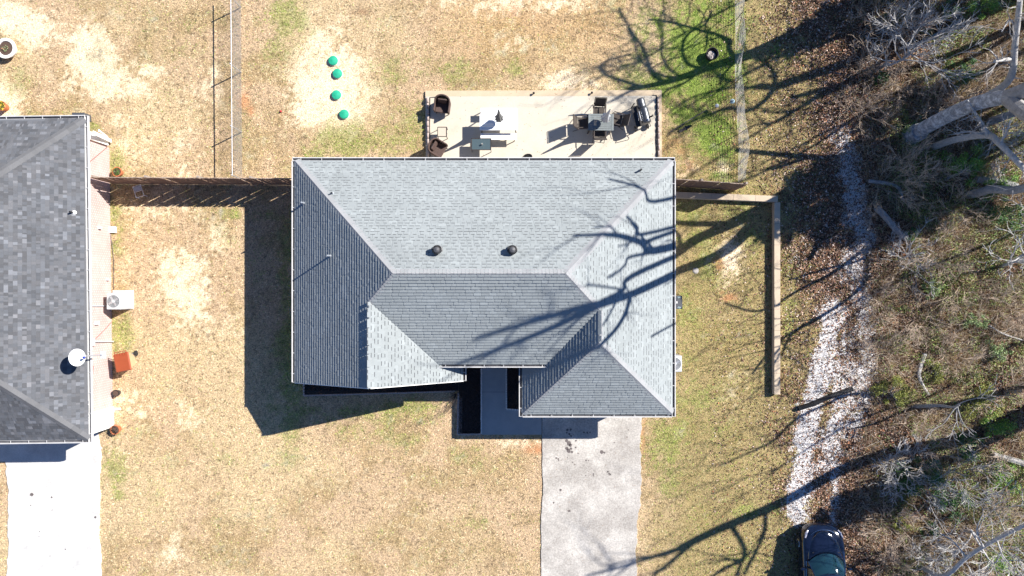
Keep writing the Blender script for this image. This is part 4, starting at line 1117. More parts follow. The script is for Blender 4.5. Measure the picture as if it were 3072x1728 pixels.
mb = MB(); mb.lathe([(.03, .26), (.07, .30), (.085, .36), (.05, .40), (.01, .41)], 16, (-.03, -.02, 0)); mb.build('lamp_shade', M['glasswhite'], t, smooth=True)
mb = MB(); p = P(2053, 387, .03); mb.box((p.x, p.y, .03), (.54, .13, .05), R(27)); o = mb.build('feeder_shadow', mat('feeder_shadow_dark', (.04, .035, .035), .8, var=.3, vscale=9), bevel=.008); tag(o, 'shadow of the bird feeder laid as a dark bar on the lawn', 'feeder_shadow')  # dark bar laid in as the cast shadow of the feeder box
mb = MB(); a = P(2010, 396, .04); b = P(2120, 330, .04); mb.tube([a, (a + b) / 2 + Vector((0, .02, 0)), b], .022, 8); o = mb.build('pole_shadow', mat('pole_shadow_dark', (.10, .09, .09), .7, var=.3)); tag(o, 'shadow of the feeder pole laid as a thin dark tube on the grass', 'pole')  # dark tube laid in as the cast shadow of the feeder pole
# air conditioners
def heat_pump(px, py, label):
    p = P(px, py, .95); t = thing('air_conditioner', label, 'air conditioner', (p.x, p.y, .08))
    w, d, h = .62, .72, .86
    mb = MB(); mb.box((0, 0, h / 2), (w, d, h)); bd_ = mb.build('casing', M['acwhite'], t, bevel=.03)
    mb = MB()
    for s in range(18):
        y = -d / 2 + .05 + s * (d - .1) / 17; mb.box((w / 2 + .006, y, h / 2), (.012, .008, h - .12)); mb.box((-w / 2 - .006, y, h / 2), (.012, .008, h - .12))
    for s in range(16):
        x = -w / 2 + .05 + s * (w - .1) / 15; mb.box((x, -d / 2 - .006, h / 2), (.008, .012, h - .12)); mb.box((x, d / 2 + .006, h / 2), (.008, .012, h - .12))
    mb.build('side_grille', M['acwhite'], t)
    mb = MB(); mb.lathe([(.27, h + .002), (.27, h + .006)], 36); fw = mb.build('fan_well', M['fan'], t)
    mb = MB()
    for k in range(4):
        a = k * math.pi / 2 + .5; c_ = Vector((.13 * math.cos(a), .13 * math.sin(a), h + .012)); mb.box(c_, (.20, .11, .006), Matrix.Rotation(a, 3, 'Z') @ Matrix.Rotation(R(14), 3, 'X'))
    mb.build('fan_blade', M['galv'], t)
    mb = MB()
    for rr in (.08, .13, .18, .23, .275):
        mb.tube([(rr * math.cos(2 * math.pi * k / 32), rr * math.sin(2 * math.pi * k / 32), h + .03) for k in range(33)], .003, 4)
    for k in range(6):
        a = k * math.pi / 3; mb.tube([(0, 0, h + .035), (.28 * math.cos(a), .28 * math.sin(a), h + .02)], .004, 4)
    mb.lathe([(.06, h + .025), (.06, h + .04), (.02, h + .045)], 16); mb.build('fan_grille', M['acwhite'], t)
    return t
heat_pump(340, 904, 'white air conditioner with top fan beside the pink brick wall')
a1 = P(342, 871, 0); a2 = P(400, 926, 0)
mb = MB(); mb.box(((a1.x + a2.x) / 2 - .0, (a1.y + a2.y) / 2, .03), (a2.x - a1.x + .05, a1.y - a2.y, .09)); o = mb.build('equipment_pad', M['concrete_w'], bevel=.01); tag(o, 'white square pad under the air conditioner by the brick wall', 'pad')
heat_pump(2026, 1092, 'white air conditioner with round fan partly under the right eave of the light roofed house').location.z = .02
p = P(2030, 907, .6); t = thing('utility_box', 'dark grey plastic box with pale corners under the right eave', 'box', (p.x + .02, p.y, 0))
mb = MB(); mb.box((0, 0, .3), (.42, .56, .58)); b_ = mb.build('box_body', M['plasticgrey'], t, bevel=.03)
mb = MB(); mb.box((0, 0, .61), (.46, .60, .04)); b_ = mb.build('box_lid', M['plasticgrey'], t, bevel=.012)
mb = MB(); mb.box((-.02, 0, .635), (.04, .10, .012)); mb.build('latch', M['white'], b_)
for s in (-1, 1):
    for q in range(3):
        mb = MB(); mb.box((.13 - q * .045, s * (.24 - q * .012), .637), (.02, .09, .012), Matrix.Rotation(s * R(40), 3, 'Z')); mb.build('corner_rib', M['plasticclear'], b_)
p = P(2024, 1036, .3); mb = MB(); mb.lathe([(.09, 0), (.11, .26), (.10, .27), (.085, .05), (.02, .05)], 18, (p.x, p.y, 0)); o = mb.build('bucket', M['plasticblack']); tag(o, 'small black bucket just showing under the right eave', 'bucket')
# wheelie bin
p = P(362, 1087, .95); t = thing('wheelie_bin', 'red brown lidded wheelie bin beside the pink brick wall', 'bin', (p.x, p.y, 0), R(11))
mb = MB(); vs = []
for z, w, d in ((.06, .34, .44), (.78, .58, .72)):
    vs += [(-w / 2, -d / 2, z), (w / 2, -d / 2, z), (w / 2, d / 2, z), (-w / 2, d / 2, z)]
mb.add(vs, [(3, 2, 1, 0), (4, 5, 6, 7)] + [(i, (i + 1) % 4, 4 + (i + 1) % 4, 4 + i) for i in range(4)]); mb.build('bin_body', M['binbody'], t, bevel=.03)
mb = MB(); mb.box((0, -.01, .83), (.70, .84, .07), taper=.93); lid_ = mb.build('bin_lid', M['bin'], t, bevel=.03)
for s in (-.24, -.12, 0, .12, .24):
    mb = MB(); mb.box((s, .36, .875), (.03, .12, .02)); mb.build('lid_rib', M['bin'], lid_, bevel=.006)
mb = MB(); mb.tube([(-.26, .38, .82), (-.26, .47, .86), (.26, .47, .86), (.26, .38, .82)], .018, 8); mb.build('bin_handle', M['bin'], t)
for s in (-1, 1): mb = MB(); mb.tube([(s * .25, .28, .12), (s * .31, .28, .12)], .12, 16); mb.build('wheel', M['rubber'], t)
# pots
def leafy(mb, c, r, h, n, rr, cols, size=.05):
    for _ in range(n):
        a = rr.uniform(0, 2 * math.pi); q = rr.uniform(0, 1) ** .5 * r; z = rr.uniform(0, h); p_ = Vector(c) + Vector((q * math.cos(a), q * math.sin(a), z))
        d1 = Vector((rr.gauss(0, 1), rr.gauss(0, 1), rr.gauss(0, .5))).normalized() * size; d2 = Vector((rr.gauss(0, 1), rr.gauss(0, 1), rr.gauss(0, .5))).normalized() * size * .4
        mb.add([p_ - d1, p_ + d2, p_ + d1, p_ - d2], [(0, 1, 2, 3)], rr.choice(cols))
GR = [(.06, .13, .02), (.10, .19, .03), (.04, .08, .02)]
def pot(px, py, r, h, m, label, rimw=.03, plant=None, prof=None, cat='plant pot'):
    p_ = P(px, py, h); t_ = thing('plant_pot', label, cat, (p_.x, p_.y, 0.0))
    mb_ = MB(); mb_.lathe([(r * .68, 0), (r * .95, h * .85), (r, h * .86), (r, h), (r - rimw, h), (r - rimw - .01, h * .85), (.02, h * .85)], 28); mb_.build('pot_body', m, t_, smooth=True)
    mb_ = MB(); mb_.lathe([(r - rimw - .008, h * .85), (r - rimw - .01, h * .88), (.02, h * .91)], 20); mb_.build('soil', M['soil'], t_)
    if plant:
        mb_ = MB(); leafy(mb_, (0, 0, h * .9), r * plant[2], plant[1], plant[0], random.Random(int(px)), plant[3]); mb_.build('foliage', M['green'], t_)
    return t_
pot(350, 515, .22, .30, M['terracotta'], 'terracotta pot with green plant by the wood fence and brick wall', .035, (60, .15, .7, GR))
pot(346, 1180, .16, .26, M['blackpot'], 'small black pot beside the brick wall', .02)
pot(344, 1290, .22, .28, M['terracotta'], 'terracotta pot with dark dead plant under the corner of the dark roof', .035, (70, .2, 1.0, [(.02, .015, .012), (.05, .03, .02), (.10, .06, .03)]))
pot(16, 144, .46, .32, M['white'], 'large white round planter ring at the left edge of the back lawn', .13, (30, .08, .3, [(.25, .32, .15), (.35, .18, .1)]))
pot(2, 317, .22, .34, M['terracotta'], 'orange pot with yellow flowers cut by the left edge', .03, (120, .12, .95, [(.65, .45, .05), (.55, .4, .05), (.05, .15, .02)]))
mb = MB(); p = P(337, 689, .1); mb.box((p.x, p.y, .06), (.30, .28, .12)); o = mb.build('meter_lid', M['white'], bevel=.015); tag(o, 'white square utility lid on the ground at the brick wall', 'utility lid')
mb = MB(); pts = [P(332, 705, .03), P(337, 740, .03), P(341, 780, .03), P(340, 830, .03), P(341, 868, .03)]; mb.tube(pts, .012, 5); o = mb.build('cable', M['plasticblack']); tag(o, 'thin dark cable lying from the white utility lid to the air conditioner', 'cable')
mb = MB(); p = P(402, 1064, .1); mb.box((p.x, p.y, .08), (.14, .18, .16), R(30)); o = mb.build('wood_block', mat('grey_block', (.25, .24, .22), .9, var=.4, vscale=20), bevel=.01); tag(o, 'small grey block on the grass at the right of the wheelie bin', 'block')
mb = MB(); a = P(336, 1228, .06); mb.beam(a - Vector((.2, -.0, 0)), a + Vector((.40, .02, 0)), .10, .05); o = mb.build('splash_block', M['white'], bevel=.01); tag(o, 'white downspout extension lying across the grass near the side door', 'downspout')
mb = MB(); a = P(280, 398, 1.7); b = P(333, 423, .1); mb.beam(a, b, .17, .05); mb.beam(a + Vector((.05, .17, -.3)), b + Vector((-.15, .16, .02)), .10, .05)
o = mb.build('leaning_board', M['white'], bevel=.01); tag(o, 'white boards leaning at the back corner of the pink brick wall', 'boards')
# folding lawn chair
p = P(417, 574, .25); t = thing('lawn_chair', 'small white framed chair tipped on the shaded ground by the wood fence', 'chair', (p.x, p.y, 0), R(18))
mb = MB()
q = [(-.18, -.26), (.18, -.26), (.18, .26), (-.18, .26)]
mb.tube([(x, y, .30) for x, y in q + [q[0]]], .016, 6); mb.tube([(-.18, 0, .30), (.18, 0, .30)], .014, 6); mb.build('chair_frame', M['white'], t)
mb = MB(); mb.box((0, .13, .295), (.32, .20, .01)); mb.build('seat', M['umbwhite'], t)
for x, y in q: mb = MB(); mb.tube([(x, y, 0), (x * .9, y * .9, .30)], .013, 6); mb.build('leg', M['white'], t)
# corrugated drain pipe
mb = MB(); pts = []; rads = []
path = [P(2394, 1226, .12), P(2440, 1212, .11), P(2490, 1190, .08), P(2560, 1166, .07)]
for i in range(3):
    for k in range(34):
        s = k / 34; pts.append(path[i].lerp(path[i + 1], s)); rads.append(.115 if k % 2 else .095)
for q_ in pts: q_.z += gz(q_.x, q_.y) * .6
mb.tube(pts, rads, 12, cap=False)
t = mb.build('drain_pipe', M['plasticblack'], smooth=False); tag(t, 'black corrugated drain pipe lying across the gravel track', 'pipe')

# ------------------------------------------------------------------ parked car (front bumper towards the top of the photo)
CX, CY = (2446 - 1536) / S, -(1560 - 864) / S
car = thing('parked_car', 'dark blue black car parked at the end of the gravel track', 'car', (CX, CY, 0))
st = [(.04, .30, .58, .36), (-.01, .52, .66, .26), (-.13, .70, .74, .2), (-.36, .86, .84, .2), (-.68, .95, .92, .2), (-1.0, .965, .99, .22), (-1.5, .965, 1.03, .22), (-2.5, .965, 1.05, .22), (-3.9, .965, 1.06, .22), (-4.4, .93, 1.04, .24), (-4.62, .84, .95, .3), (-4.7, .6, .8, .36)]
mb = MB(); n = 11
for (y, w, zt, zb) in st:
    c = .05
    sec = [(-w * .9, zb), (-w * .99, zb + .14), (-w, (zt + zb) / 2 + .04), (-w * .97, zt - .09), (-w * .86, zt - .01), (0, zt + c), (w * .86, zt - .01), (w * .97, zt - .09), (w, (zt + zb) / 2 + .04), (w * .99, zb + .14), (w * .9, zb)]
    mb.v += [(x, y, z) for x, z in sec]
for i in range(len(st) - 1):
    for k in range(n - 1): mb.f.append((i * n + k, (i + 1) * n + k, (i + 1) * n + k + 1, i * n + k + 1)); mb.c.append(None)
    mb.f.append((i * n + n - 1, (i + 1) * n + n - 1, (i + 1) * n, i * n)); mb.c.append(None)
mb.f.append(tuple(range(n))); mb.c.append(None); mb.f.append(tuple(reversed(range((len(st) - 1) * n, len(st) * n)))); mb.c.append(None)
body = mb.build('body', M['car'], car, smooth=True); body.modifiers.new('sub', 'SUBSURF').levels = 2; body.modifiers['sub'].render_levels = 2
mb = MB(); nu, nv = 15, 9
for j in range(nv):
    for i in range(nu):
        u = -1 + 2 * i / (nu - 1); v = j / (nv - 1)
        w = .70 + .09 * v - .12 * (1 - v) ** 4
        yf = -.17 - .42 * abs(u) ** 2.6; yb = -1.04 - .40 * abs(u) ** 2.2
        y = yf + (yb - yf) * v; zb_ = .80 + .23 * (v ** .62)
        mb.v.append((u * w, y, zb_ + .075 * (1 - u * u) + (.018 if .55 < abs(u) < .75 else 0)))
for j in range(nv - 1):
    for i in range(nu - 1): mb.f.append((j * nu + i, j * nu + i + 1, (j + 1) * nu + i + 1, (j + 1) * nu + i)[::-1]); mb.c.append(None)
hood = mb.build('hood', M['car'], car, smooth=True); sm = hood.modifiers.new('sol', 'SOLIDIFY'); sm.thickness = .05; sm.offset = -1
mb = MB(); mb.tube([(u * .70, -.15 - .42 * abs(u) ** 2.6, .80 + .06 * (1 - u * u)) for u in [k / 8 - 1 for k in range(17)]], .013, 6); mb.build('chrome_trim', M['chrome'], hood, smooth=True)
mb = MB(); mb.v = []; nu, nv = 13, 6
for j in range(nv):
    for i in range(nu):
        u = -1 + 2 * i / (nu - 1); v = j / (nv - 1)
        mb.v.append((u * (.76 - .14 * v), (-1.10 - .38 * abs(u) ** 2.2) * (1 - v) + (-1.80 - .16 * u * u) * v, 1.05 + .42 * v + .04 * math.sin(math.pi * v) + .05 * (1 - u * u)))
mb.f = [(j * nu + i, (j + 1) * nu + i, (j + 1) * nu + i + 1, j * nu + i + 1)[::-1] for j in range(nv - 1) for i in range(nu - 1)]; mb.c = [None] * len(mb.f)
ws = mb.build('windscreen', M['carglass'], car, smooth=True)
mb = MB(); mb.v = []
for j in range(9):
    v = j / 8; y = -1.80 - 2.25 * v; zz = 1.52 + .06 * math.sin(math.pi * min(1, v * 1.1)) - .05 * v
    for i in range(nu):
        u = -1 + 2 * i / (nu - 1); mb.v.append((u * .64, y - .16 * u * u * (1 - v), zz - .05 * u * u))
mb.f = [(j * nu + i, (j + 1) * nu + i, (j + 1) * nu + i + 1, j * nu + i + 1)[::-1] for j in range(8) for i in range(nu - 1)]; mb.c = [None] * len(mb.f)
rf = mb.build('roof', M['car'], car, smooth=True); rf.modifiers.new('sol', 'SOLIDIFY').thickness = .04
for s in (-1, 1):
    mb = MB(); a = [(s * .80, -1.50, 1.03), (s * .66, -1.98, 1.46), (s * .66, -3.9, 1.44), (s * .84, -4.1, 1.05), (s * .86, -2.6, 1.04)]
    mb.add(a, [(0, 1, 2, 3, 4) if s > 0 else (4, 3, 2, 1, 0)]); mb.build('side_window', M['carglass'], car)
    mb = MB(); mb.tube([(s * .79, -1.46, 1.04), (s * .645, -1.96, 1.475), (s * .65, -4.0, 1.45), (s * .80, -4.25, 1.05)], .028, 8); mb.build('roof_pillar', M['car'], car, smooth=True)
    mb = MB(); mb.tube([(s * .86, -1.45, 1.035), (s * .87, -4.1, 1.06)], .011, 6); mb.build('window_trim', M['chrome'], car)
    mb = MB(); mb.lathe([(.02, -.07), (.10, -.05), (.12, 0), (.10, .06), (.02, .08)], 14, (s * 1.03, -1.78, 1.05), sq=.55); mb.beam((s * .86, -1.72, 1.02), (s * .98, -1.78, 1.03), .05, .04); mb.build('wing_mirror', M['car'], car, smooth=True)
    mb = MB(); mb.tube([(s * .66, -.20, .74), (s * .76, -.32, .79), (s * .83, -.50, .86)], [.035, .06, .03], 10); mb.build('headlight', M['headlamp'], car, smooth=True)
    for wy in (-.92, -3.72):
        mb = MB(); mb.tube([(s * .74, wy, .34), (s * .76, wy, .34), (s * .93, wy, .34), (s * .955, wy, .34)], [.30, .34, .34, .30], 28); wo = mb.build('wheel', M['rubber'], car, smooth=True)
        mb = MB(); mb.tube([(s * .94, wy, .34), (s * .965, wy, .34)], [.22, .20], 18)
        mb.build('rim', M['chrome'], wo)
mb = MB()
for s in (-.35, .25): mb.beam((s, -1.16 - .1 * abs(s), 1.10), (s + .45, -1.32, 1.14), .016, .014)
mb.build('wiper', M['plasticblack'], ws)
mb = MB(); mb.v = []; mb.beam((-.6, -1.08, 1.055), (.0, -1.02, 1.085), .05, .012); mb.beam((.0, -1.02, 1.085), (.6, -1.08, 1.055), .05, .012); mb.build('cowl_panel', M['plasticblack'], car)
mb = MB()
for k in range(4): mb.beam((-.42, -.0 - .006 * k, .42 + k * .06), (.42, -.0 - .006 * k, .42 + k * .06), .03, .014)
mb.build('grille', M['chrome'], car)
mb = MB(); mb.beam((-.62, -4.10, 1.06), (.62, -4.10, 1.06), .02, .02); mb.add([(-.76, -4.42, 1.03), (.76, -4.42, 1.03), (.62, -4.05, 1.46), (-.62, -4.05, 1.46)], [(0, 1, 2, 3)]); mb.build('rear_window', M['carglass'], car)

# ------------------------------------------------------------------ trees and shrubs
def rvec(r, s=1.0): return Vector((r.gauss(0, s), r.gauss(0, s), r.gauss(0, s)))
def grow(mb, p, d, r, L, depth, rr, wig=.18, up=.05, nch=3, spread=.75, nseg=5, rmin=.0035, kid=.62, sides=5):
    pts = [p.copy()]; rads = [r]; dirs = [d.copy()]; q = p.copy(); dd = d.copy()
    for i in range(nseg):
        dd = (dd + rvec(rr, wig) + Vector((0, 0, up))).normalized(); q = q + dd * (L / nseg); pts.append(q.copy()); rads.append(max(rmin, r * (1 - .62 * (i + 1) / nseg))); dirs.append(dd.copy())
    mb.tube(pts, rads, max(3, sides), cap=False)
    if depth <= 0: return
    for c in range(nch + (1 if rr.random() < .4 else 0)):
        t = rr.uniform(.3, 1.0) if c else 1.0; k = min(nseg, max(1, int(round(t * nseg))))
        ax = rvec(rr).cross(dirs[k])
        if ax.length < 1e-4: continue
        nd = (dirs[k] + ax.normalized() * rr.uniform(.5, 1.2) * spread).normalized()
        grow(mb, pts[k], nd, max(rmin, rads[k] * rr.uniform(.55, .8)), L * rr.uniform(.75, 1.1) * kid, depth - 1, rr, wig, up, nch, spread, max(3, nseg - 1), rmin, kid, max(3, sides - 1))
def limb_mesh(mb, pts, r0, r1, rr, twigs=0, tl=1.2, tdepth=2, sides=8, tr=.35):
    pts = [Vector(p) for p in pts]; out = []
    for i in range(len(pts) - 1):  # catmull-rom
        p0 = pts[max(0, i - 1)]; p1 = pts[i]; p2 = pts[i + 1]; p3 = pts[min(len(pts) - 1, i + 2)]
        for k in range(5):
            t = k / 5; out.append(.5 * ((2 * p1) + (p2 - p0) * t + (2 * p0 - 5 * p1 + 4 * p2 - p3) * t * t + (3 * p1 - p0 - 3 * p2 + p3) * t ** 3))
    out.append(pts[-1]); m = len(out); rads = [r0 + (r1 - r0) * (i / (m - 1)) ** .8 for i in range(m)]
    mb.tube(out, rads, sides, cap=True)
    for _ in range(twigs):
        k = rr.randint(int(m * .35), m - 2); d = (out[k + 1] - out[k]).normalized(); ax = rvec(rr).cross(d).normalized()
        grow(mb, out[k], (d * .5 + ax).normalized(), rads[k] * tr, tl * rr.uniform(.6, 1.2), tdepth, rr, wig=.16, up=.06, nch=2, nseg=4)
    return out

def shadow_node(px, py, X0, off=0.0):
    """point of a tree near the plane x=X0 whose shadow falls where photo pixel (px,py) shows it"""
    g = P(px, py, 0); z = 0
    if XL < g.x < XR and YF < g.y < YB and 878 < px < 2024 and not (1395 < px < 1560 and py > 1100):
        q = on_roof(px, py); g = q; z = q.z
    h = (X0 + off - g.x) / 1.091
    return Vector((g.x + 1.091 * h, g.y + .545 * h, z + h))

# the big pale oak whose shadow crosses the roof
o1 = G(2733, 405); X0 = o1.x
t = thing('bare_tree', 'massive grey forked trunk at the right edge, its shadow crossing the roof', 'tree', o1)
def loc(v): return v - o1
tr_ = random.Random(31)
mb = MB(); F = shadow_node(2310, 615, X0, .1)
tp = [Vector((0, 0, -.2)), Vector((0, 0, .15)), loc(shadow_node(2560, 478, X0)), loc(shadow_node(2420, 545, X0, .05)), loc(F)]
limb_mesh(mb, tp, .33, .27, tr_, 0, sides=14); mb.tube([(0, 0, -.2), (0, 0, .3), (0, 0, .7)], [.50, .42, .38], 14); mb.build('trunk', M['bark2'], t, smooth=True)
LIMBS = [ # shadow pixel path, x offset at the tip, radii
 ([(2310, 615), (2200, 668), (2100, 712), (2020, 755), (1965, 750), (1925, 725), (1860, 705), (1810, 700), (1728, 703)], 1.5, .27, .03, 3),
 ([(2100, 712), (2035, 762), (1985, 788), (1900, 825), (1872, 868), (1800, 905)], 1.0, .14, .04, 2),
 ([(2310, 620), (2200, 735), (2110, 785), (2020, 818), (1950, 857), (1880, 886), (1800, 908), (1700, 932), (1600, 960), (1440, 1008)], -1.5, .25, .03, 2),
 ([(1880, 886), (1790, 918), (1700, 962), (1600, 1005), (1480, 1050), (1350, 1100)], -.6, .15, .03, 2),
 ([(1895, 880), (1880, 935), (1850, 985), (1805, 1032), (1700, 1080), (1570, 1140)], -2.0, .10, .03, 1),
 ([(2004, 826), (1994, 900), (1975, 965), (1955, 1008)], -1.5, .05, .02, 0),
 ([(1870, 866), (1820, 858), (1764, 850)], .5, .045, .02, 0),
 ([(1855, 895), (1835, 935), (1810, 975)], -1.0, .05, .02, 0), ([(1885, 900), (1884, 930), (1886, 958)], -1.0, .035, .015, 0),
 ([(1940, 727), (1970, 712), (2020, 706), (1930, 701), (1915, 680), (1884, 648)], 1.6, .09, .03, 0),
 ([(1858, 706), (1840, 682), (1788, 678)], 1.6, .05, .02, 0), ([(1902, 722), (1880, 732), (1858, 736)], 1.3, .04, .015, 0),
 ([(1955, 756), (1890, 770), (1880, 790), (1860, 810), (1826, 830)], 1.2, .07, .02, 0),
 ([(2200, 668), (2100, 668), (2040, 664), (2020, 655), (1990, 636), (1966, 603), (1940, 577), (1900, 552), (1832, 535)], 2.5, .12, .025, 1),
]
mb = MB()
for pth, off, r0, r1, tw in LIMBS:
    n = len(pth); pts = []
    for i, (x, y) in enumerate(pth):
        f = max(0, min(1, (2310 - x) / 900)); pts.append(loc(shadow_node(x, y, X0, .1 + (off - .1) * f)))
    if pth[0] != (2310, 615) and pth[0] != (2310, 620): pass
    limb_mesh(mb, pts, r0 * 1.1, r1 * 2.2, tr_, tw + 2, 1.6, 2, tr=.55)
mb.build('crown', M['bark'], t, smooth=True)

def bare_tree(px, py, h, r, label, seed, mat_='bark', lean=(0, 0), split=.35, nl=5, depth=3, cat='tree', group=None, fx=None, tl=.42):
    rr = random.Random(seed); o = G(px, py) if fx is None else Vector((fx[0], fx[1], gz(fx[0], fx[1])))
    t = thing('bare_tree', label, cat, o, 0, group)
    top = Vector((lean[0], lean[1], h)); ctl = [Vector((0, 0, -.2)), top * .2 + Vector((rr.gauss(0, .1), rr.gauss(0, .1), 0)), top * .45 + Vector((rr.gauss(0, .25), rr.gauss(0, .25), 0)), top * .7 + Vector((rr.gauss(0, .4), rr.gauss(0, .4), 0)), top]
    mb = MB(); pts = limb_mesh(mb, ctl, r, r * .25, rr, 0, sides=10); mb.build('trunk', M[mat_], t, smooth=True)
    mb = MB()
    for i in range(nl):
        k = int(len(pts) * rr.uniform(split, .98)); k = min(k, len(pts) - 2); d = Vector((rr.gauss(0, 1), rr.gauss(0, 1), rr.uniform(.2, 1.1))).normalized()
        grow(mb, pts[k], d, r * .45 * (1 - .5 * k / len(pts)), h * tl * rr.uniform(.7, 1.1), depth, rr, wig=.16, up=.07, nch=3, nseg=5, rmin=.010, kid=.62, sides=6)
    mb.build('crown', M[mat_], t, smooth=True); return t
def shadow_tree(label, limbs, X0, seed, trunk_from, r0):
    """tree outside or at the edge of the frame, limbs given by where their shadows fall"""
    rr = random.Random(seed); bx, by = trunk_from; o = Vector((X0, by, gz(X0, by)))
    t = thing('bare_tree', label, 'tree', o)
    first = True
    mb = MB(); mbt = MB()
    for pth, off, ra, rb, tw in limbs:
        pts = []
        n = len(pth)
        for i, (x, y) in enumerate(pth): pts.append(shadow_node(x, y, X0, off * i / max(1, n - 1)) - o)
        if first:
            pts = [Vector((0, 0, -.2)), pts[0] * .5] + pts; limb_mesh(mbt, pts, ra, rb, rr, 0, sides=10); first = False
        else: limb_mesh(mb, pts, ra * .85, rb * 1.4, rr, tw + 3, 2.2, 2, tr=.5)
    mbt.build('trunk', M['bark'], t, smooth=True); mb.build('crown', M['bark'], t, smooth=True)
# upper tree group
shadow_tree('bare tree whose curling limb shadows fall on the green grass', [
 ([(2527, 32), (2304, 140), (2212, 175), (2132, 199), (2053, 228), (1973, 250), (1894, 262)], 0, .34, .10, 0),
 ([(1973, 250), (1900, 270), (1854, 294), (1820, 310)], .5, .09, .03, 2),
 ([(1930, 256), (1880, 240), (1830, 222), (1808, 200), (1825, 180), (1870, 165), (1905, 160)], 1.2, .10, .03, 2),
 ([(2000, 243), (1965, 220), (1950, 180), (1935, 140), (1905, 95), (1880, 50), (1865, 20)], 1.5, .10, .03, 4),
 ([(2053, 228), (2000, 225), (1960, 205), (1925, 170), (1910, 120), (1890, 80)], 2.2, .07, .03, 3),
 ([(2132, 199), (2080, 195), (2055, 165), (2055, 125), (2075, 95), (2120, 70), (2140, 30)], -1, .09, .03, 4),
 ([(2212, 175), (2190, 140), (2195, 120), (2150, 100), (2110, 90), (2060, 75), (2000, 60), (1950, 55)], -2, .11, .03, 4),
 ([(2212, 175), (2180, 120), (2130, 95), (2125, 130), (2118, 150)], -1.2, .06, .025, 1),
 ([(2120, 200), (2060, 245), (2010, 265), (1990, 290)], .6, .07, .03, 2),
 ([(2304, 140), (2280, 165), (2220, 180), (2180, 215), (2165, 250)], .6, .07, .03, 1),
 ([(2053, 228), (2010, 200), (1990, 150), (1995, 100), (1985, 60), (2000, 20)], .8, .06, .02, 3)],
 (2660 - 1536) / S, 41, (0, (864 + 40) / S), .35)
shadow_tree('tall bare tree beyond the upper right corner casting the topmost long shadow band', [
 ([(3050, 0), (2850, 75), (2622, 159), (2460, 215), (2332, 256)], 0, .30, .18, 0),
 ([(2332, 256), (2328, 215), (2300, 185), (2260, 160), (2230, 110), (2240, 60)], 1, .12, .03, 2),
 ([(2332, 256), (2290, 250), (2240, 262), (2190, 232), (2150, 205)], .5, .11, .03, 1),
 ([(2332, 256), (2300, 298), (2250, 328), (2200, 318), (2160, 330), (2060, 370), (2010, 400)], -1, .14, .04, 2),
 ([(2420, 228), (2340, 262), (2250, 258), (2180, 262), (2080, 290), (2020, 330)], -1.5, .10, .03, 2)],
 (3120 - 1536) / S, 42, (0, (864 + 30) / S), .3)
shadow_tree('straight bare tree beyond the right edge casting the second long shadow band', [
 ([(3060, 75), (2800, 187), (2582, 240), (2380, 290)], 0, .24, .10, 0),
 ([(2582, 240), (2440, 300), (2340, 360), (2270, 372), (2240, 395)], .6, .10, .03, 3),
 ([(2480, 265), (2380, 330), (2290, 330)], -1, .08, .03, 3)],
 (3130 - 1536) / S, 43, (0, (864 - 42) / S), .25)
shadow_tree('bare tree beyond the right edge whose shadow reaches the lower driveway', [
 ([(2830, 1330), (2660, 1360), (2526, 1408), (2397, 1481), (2304, 1525), (2150, 1590), (2050, 1640)], 0, .33, .17, 0),
 ([(2050, 1640), (1960, 1668), (1870, 1695), (1765, 1722)], .8, .13, .04, 1),
 ([(2050, 1640), (2000, 1662), (1940, 1665), (1880, 1680), (1830, 1692)], -.8, .08, .03, 1),
 ([(2100, 1615), (2010, 1690), (1960, 1728), (1920, 1760)], 1.6, .12, .04, 1),
 ([(2200, 1570), (2240, 1640), (2230, 1680), (2180, 1700), (2100, 1760)], -1.5, .12, .04, 4),
 ([(2304, 1525), (2300, 1590), (2280, 1640), (2240, 1720)], -2, .10, .04, 4)],
 (3130 - 1536) / S, 44, (0, -(1215 - 864) / S), .33)
shadow_tree('crooked bare tree in the middle of the woods with limbs shading the garden wall', [
 ([(2790, 640), (2700, 700), (2600, 742)], 0, .20, .16, 0),
 ([(2600, 742), (2540, 790), (2480, 828), (2400, 868), (2345, 903), (2320, 920), (2260, 930), (2180, 905)], 0, .11, .03, 2),
 ([(2620, 740), (2580, 780), (2500, 800), (2430, 820), (2370, 838)], .5, .07, .03, 1),
 ([(2600, 742), (2590, 850), (2510, 920), (2440, 960), (2380, 995), (2345, 1020), (2290, 1080), (2262, 1120)], -1, .11, .03, 2),
 ([(2510, 920), (2450, 960), (2380, 1000), (2350, 1060), (2330, 1110), (2310, 1160)], -.8, .07, .03, 1),
 ([(2345, 1020), (2320, 1060), (2290, 1100), (2240, 1108)], -.5, .05, .02, 1)],
 G(2905, 585).x, 45, (0, G(2905, 585).y), .2)
shadow_tree('slender bare tree beyond the right edge shading the drain pipe and the lower lawn', [
 ([(2960, 1190), (2850, 1215), (2740, 1232)], 0, .16, .12, 0),
 ([(2740, 1232), (2640, 1190), (2560, 1180), (2480, 1212), (2400, 1250), (2340, 1305)], 0, .09, .04, 1),
 ([(2480, 1212), (2400, 1250), (2320, 1322), (2240, 1360), (2170, 1392)], 1.2, .07, .03, 1),
 ([(2560, 1180), (2420, 1200), (2330, 1165), (2270, 1160)], 1.2, .05, .02, 0)],
 (3110 - 1536) / S, 46, (0, -(1145 - 864) / S), .16)
